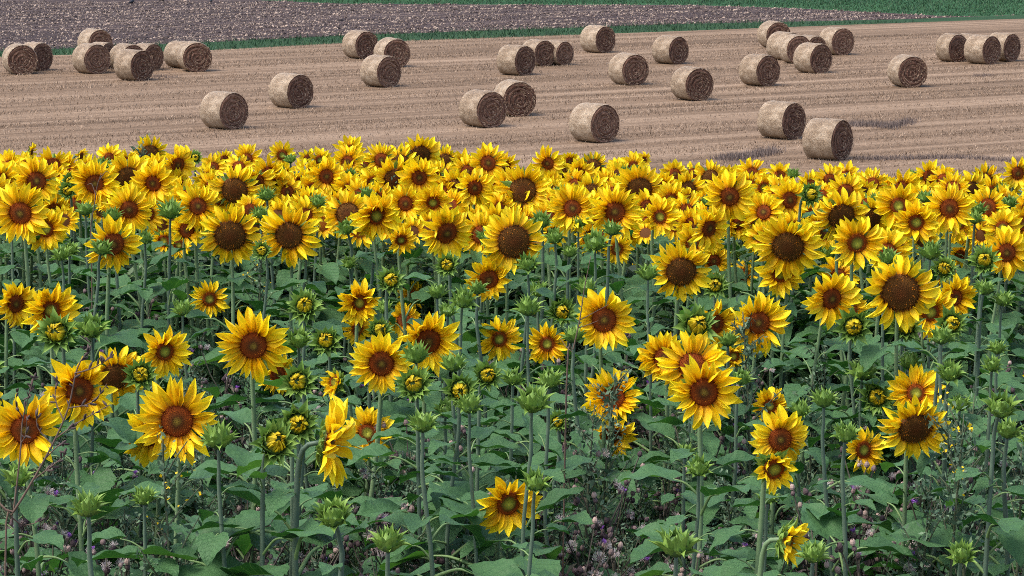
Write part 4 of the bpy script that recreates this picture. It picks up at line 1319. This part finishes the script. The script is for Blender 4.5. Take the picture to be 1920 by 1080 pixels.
# ------------------------------------------------------------------ dry branching weeds
def dry_weed(polys, Yd, label, r0=0.005, pods=True, seed=1):
    rr = random.Random(seed)
    base = at_dist(polys[0][0][0], polys[0][0][1], Yd)
    root = tag(ob('dry_weed', None, None, Matrix.Translation((base.x, base.y, 0))), label, 'dry weed', 'dry branching weeds')
    for i, pl in enumerate(polys):
        dz = Yd + (0 if i == 0 else rr.uniform(-0.08, 0.08))
        pts = [at_dist(px, py, Yd + (dz - Yd) * (k / max(1, len(pl) - 1))) - Vector((base.x, base.y, 0)) for k, (px, py) in enumerate(pl)]
        if i == 0: pts = [Vector((pts[0].x - 0.02, pts[0].y, 0))] + pts
        path = catmull(pts, 4)
        n = len(path)
        r = r0 if i == 0 else r0 * 0.5
        V, F = tube(path, [r * (1.05 - .7 * k / n) for k in range(n)], 5)
        ob('stalk' if i == 0 else 'twig', mesh('twig', V, F, [TWIG]), root)
        if pods:
            J = Join()
            L = sum((b - a).length for a, b in zip(path, path[1:]))
            for k in range(max(3, int(L / 0.014)) if i else 14):
                t = rr.uniform(0.25 if i else 0.72, 1) * (n - 1)
                q = min(n - 2, int(t))
                p = path[q].lerp(path[q + 1], t - q)
                d = ((path[q + 1] - path[q]).normalized() + Vector((rr.gauss(0, .6), rr.gauss(0, .6), rr.gauss(0, .6)))).normalized()
                s = rr.uniform(0.005, 0.010)
                V, F = tube([p, p + d * s, p + d * s * 2, p + d * s * 2.6], [0.001, s * .42, s * .36, 0.0006], 5)
                J.add(V, F)
            stuffpart(ob('seed_pods', mesh('seed_pods', J.v, J.f, [TWIGPOD]), root))
dry_weed([[(-30, 1040), (25, 960), (62, 900), (100, 830), (128, 765), (145, 690), (168, 655)], [(62, 900), (105, 868), (125, 850)], [(100, 835), (70, 800), (72, 760)], [(105, 822), (150, 790), (205, 760)], [(128, 765), (172, 755), (200, 720)], [(140, 700), (175, 690), (212, 668)], [(120, 790), (104, 750), (106, 715)], [(84, 860), (110, 835), (118, 832)], [(20, 968), (45, 985), (80, 975)]],
         7.4, 'tall dry brown weed with dark seed pods crossing the left sunflowers', 0.0042, True, 3)
dry_weed([[(10, 1060), (25, 960), (38, 850), (42, 790), (56, 735), (64, 705)], [(40, 830), (48, 815), (50, 780)], [(44, 785), (30, 760), (32, 735)]], 7.7, 'pale thin dry weed at the left picture edge', 0.0032, True, 4)
dry_weed([[(1062, 730), (1075, 655), (1087, 600), (1096, 540), (1108, 480)], [(1087, 600), (1110, 588), (1141, 571)], [(1084, 615), (1105, 608), (1122, 601)], [(1073, 660), (1060, 648), (1052, 635)]], 9.6, 'thin dry twig crossing the round orange disc right of centre', 0.0035, False, 5)
dry_weed([[(172, 520), (170, 430), (176, 390), (182, 350), (190, 325)], [(179, 365), (172, 345), (163, 347)], [(186, 338), (198, 322), (206, 326)]], 13.6, 'thin grey dry stalk among the crowded flowers at left', 0.004, False, 6)

# ------------------------------------------------------------------ low green undergrowth between the stems
n = 280000
Yu = np.sqrt(nr.uniform(8.0 ** 2, 19.5 ** 2, n))
Xu = nr.uniform(-1, 1, n) * (0.185 * Yu + 1.3)
clump = np.array([noise.noise(Vector((x * 2.2, y * 2.2, 0.0))) for x, y in zip(Xu, Yu)])
zmax = 0.44 + 0.46 * clump
zmax = np.where(Yu > 15.0, zmax + 0.55 * np.clip((Yu - 15.0) / 2.0, 0, 1), zmax)
Zu = nr.uniform(0.02, 1.0, n) ** 0.75 * np.clip(zmax, 0.10, 1.05)
s = nr.uniform(0.008, 0.022, n)
A = nr.normal(0, 1, (n, 3)); A[:, 2] = A[:, 2] * 0.5 + 0.3
A /= np.linalg.norm(A, axis=1)[:, None]
Bv = np.cross(A, nr.normal(0, 1, (n, 3))); Bv /= np.linalg.norm(Bv, axis=1)[:, None]
C = np.stack([Xu, Yu, Zu], 1)
Q = np.stack([C - A * s[:, None], C + Bv * s[:, None] * .45, C + A * s[:, None], C - Bv * s[:, None] * .45], 1)
o = ob('weed_undergrowth', np_mesh('weed_undergrowth', Q.reshape(-1, 3), np.arange(n * 4).reshape(n, 4), [UNDER]))
tag(o, 'low green weed undergrowth covering the soil under the sunflowers', 'undergrowth', kind='stuff')
n = 85000                                                 # leaf mass between the stems of the farthest rows
Yu = nr.uniform(15.8, 20.6, n); Xu = nr.uniform(-1, 1, n) * (0.185 * Yu + 1.4)
Zu = nr.uniform(0.15, 1.08, n) - 0.12 * np.clip(Yu - 19, 0, 2)
s = nr.uniform(0.02, 0.055, n)
A = nr.normal(0, 1, (n, 3)); A[:, 2] *= 0.35
A /= np.linalg.norm(A, axis=1)[:, None]
Bv = np.cross(A, nr.normal(0, 0.6, (n, 3)) + np.array([0, -0.4, 1.0])); Bv /= np.linalg.norm(Bv, axis=1)[:, None]
C = np.stack([Xu, Yu, Zu], 1)
Q = np.stack([C - A * s[:, None], C - A * s[:, None] * .2 + Bv * s[:, None] * .6, C + A * s[:, None], C - A * s[:, None] * .2 - Bv * s[:, None] * .6], 1)
o = ob('distant_foliage', np_mesh('distant_foliage', Q.reshape(-1, 3), np.arange(n * 4).reshape(n, 4), [UNDER]))
tag(o, 'dim green leaf mass under the farthest crowded sunflowers', 'foliage', kind='stuff')
print('OBJECTS IN SCENE', len(bpy.data.objects))
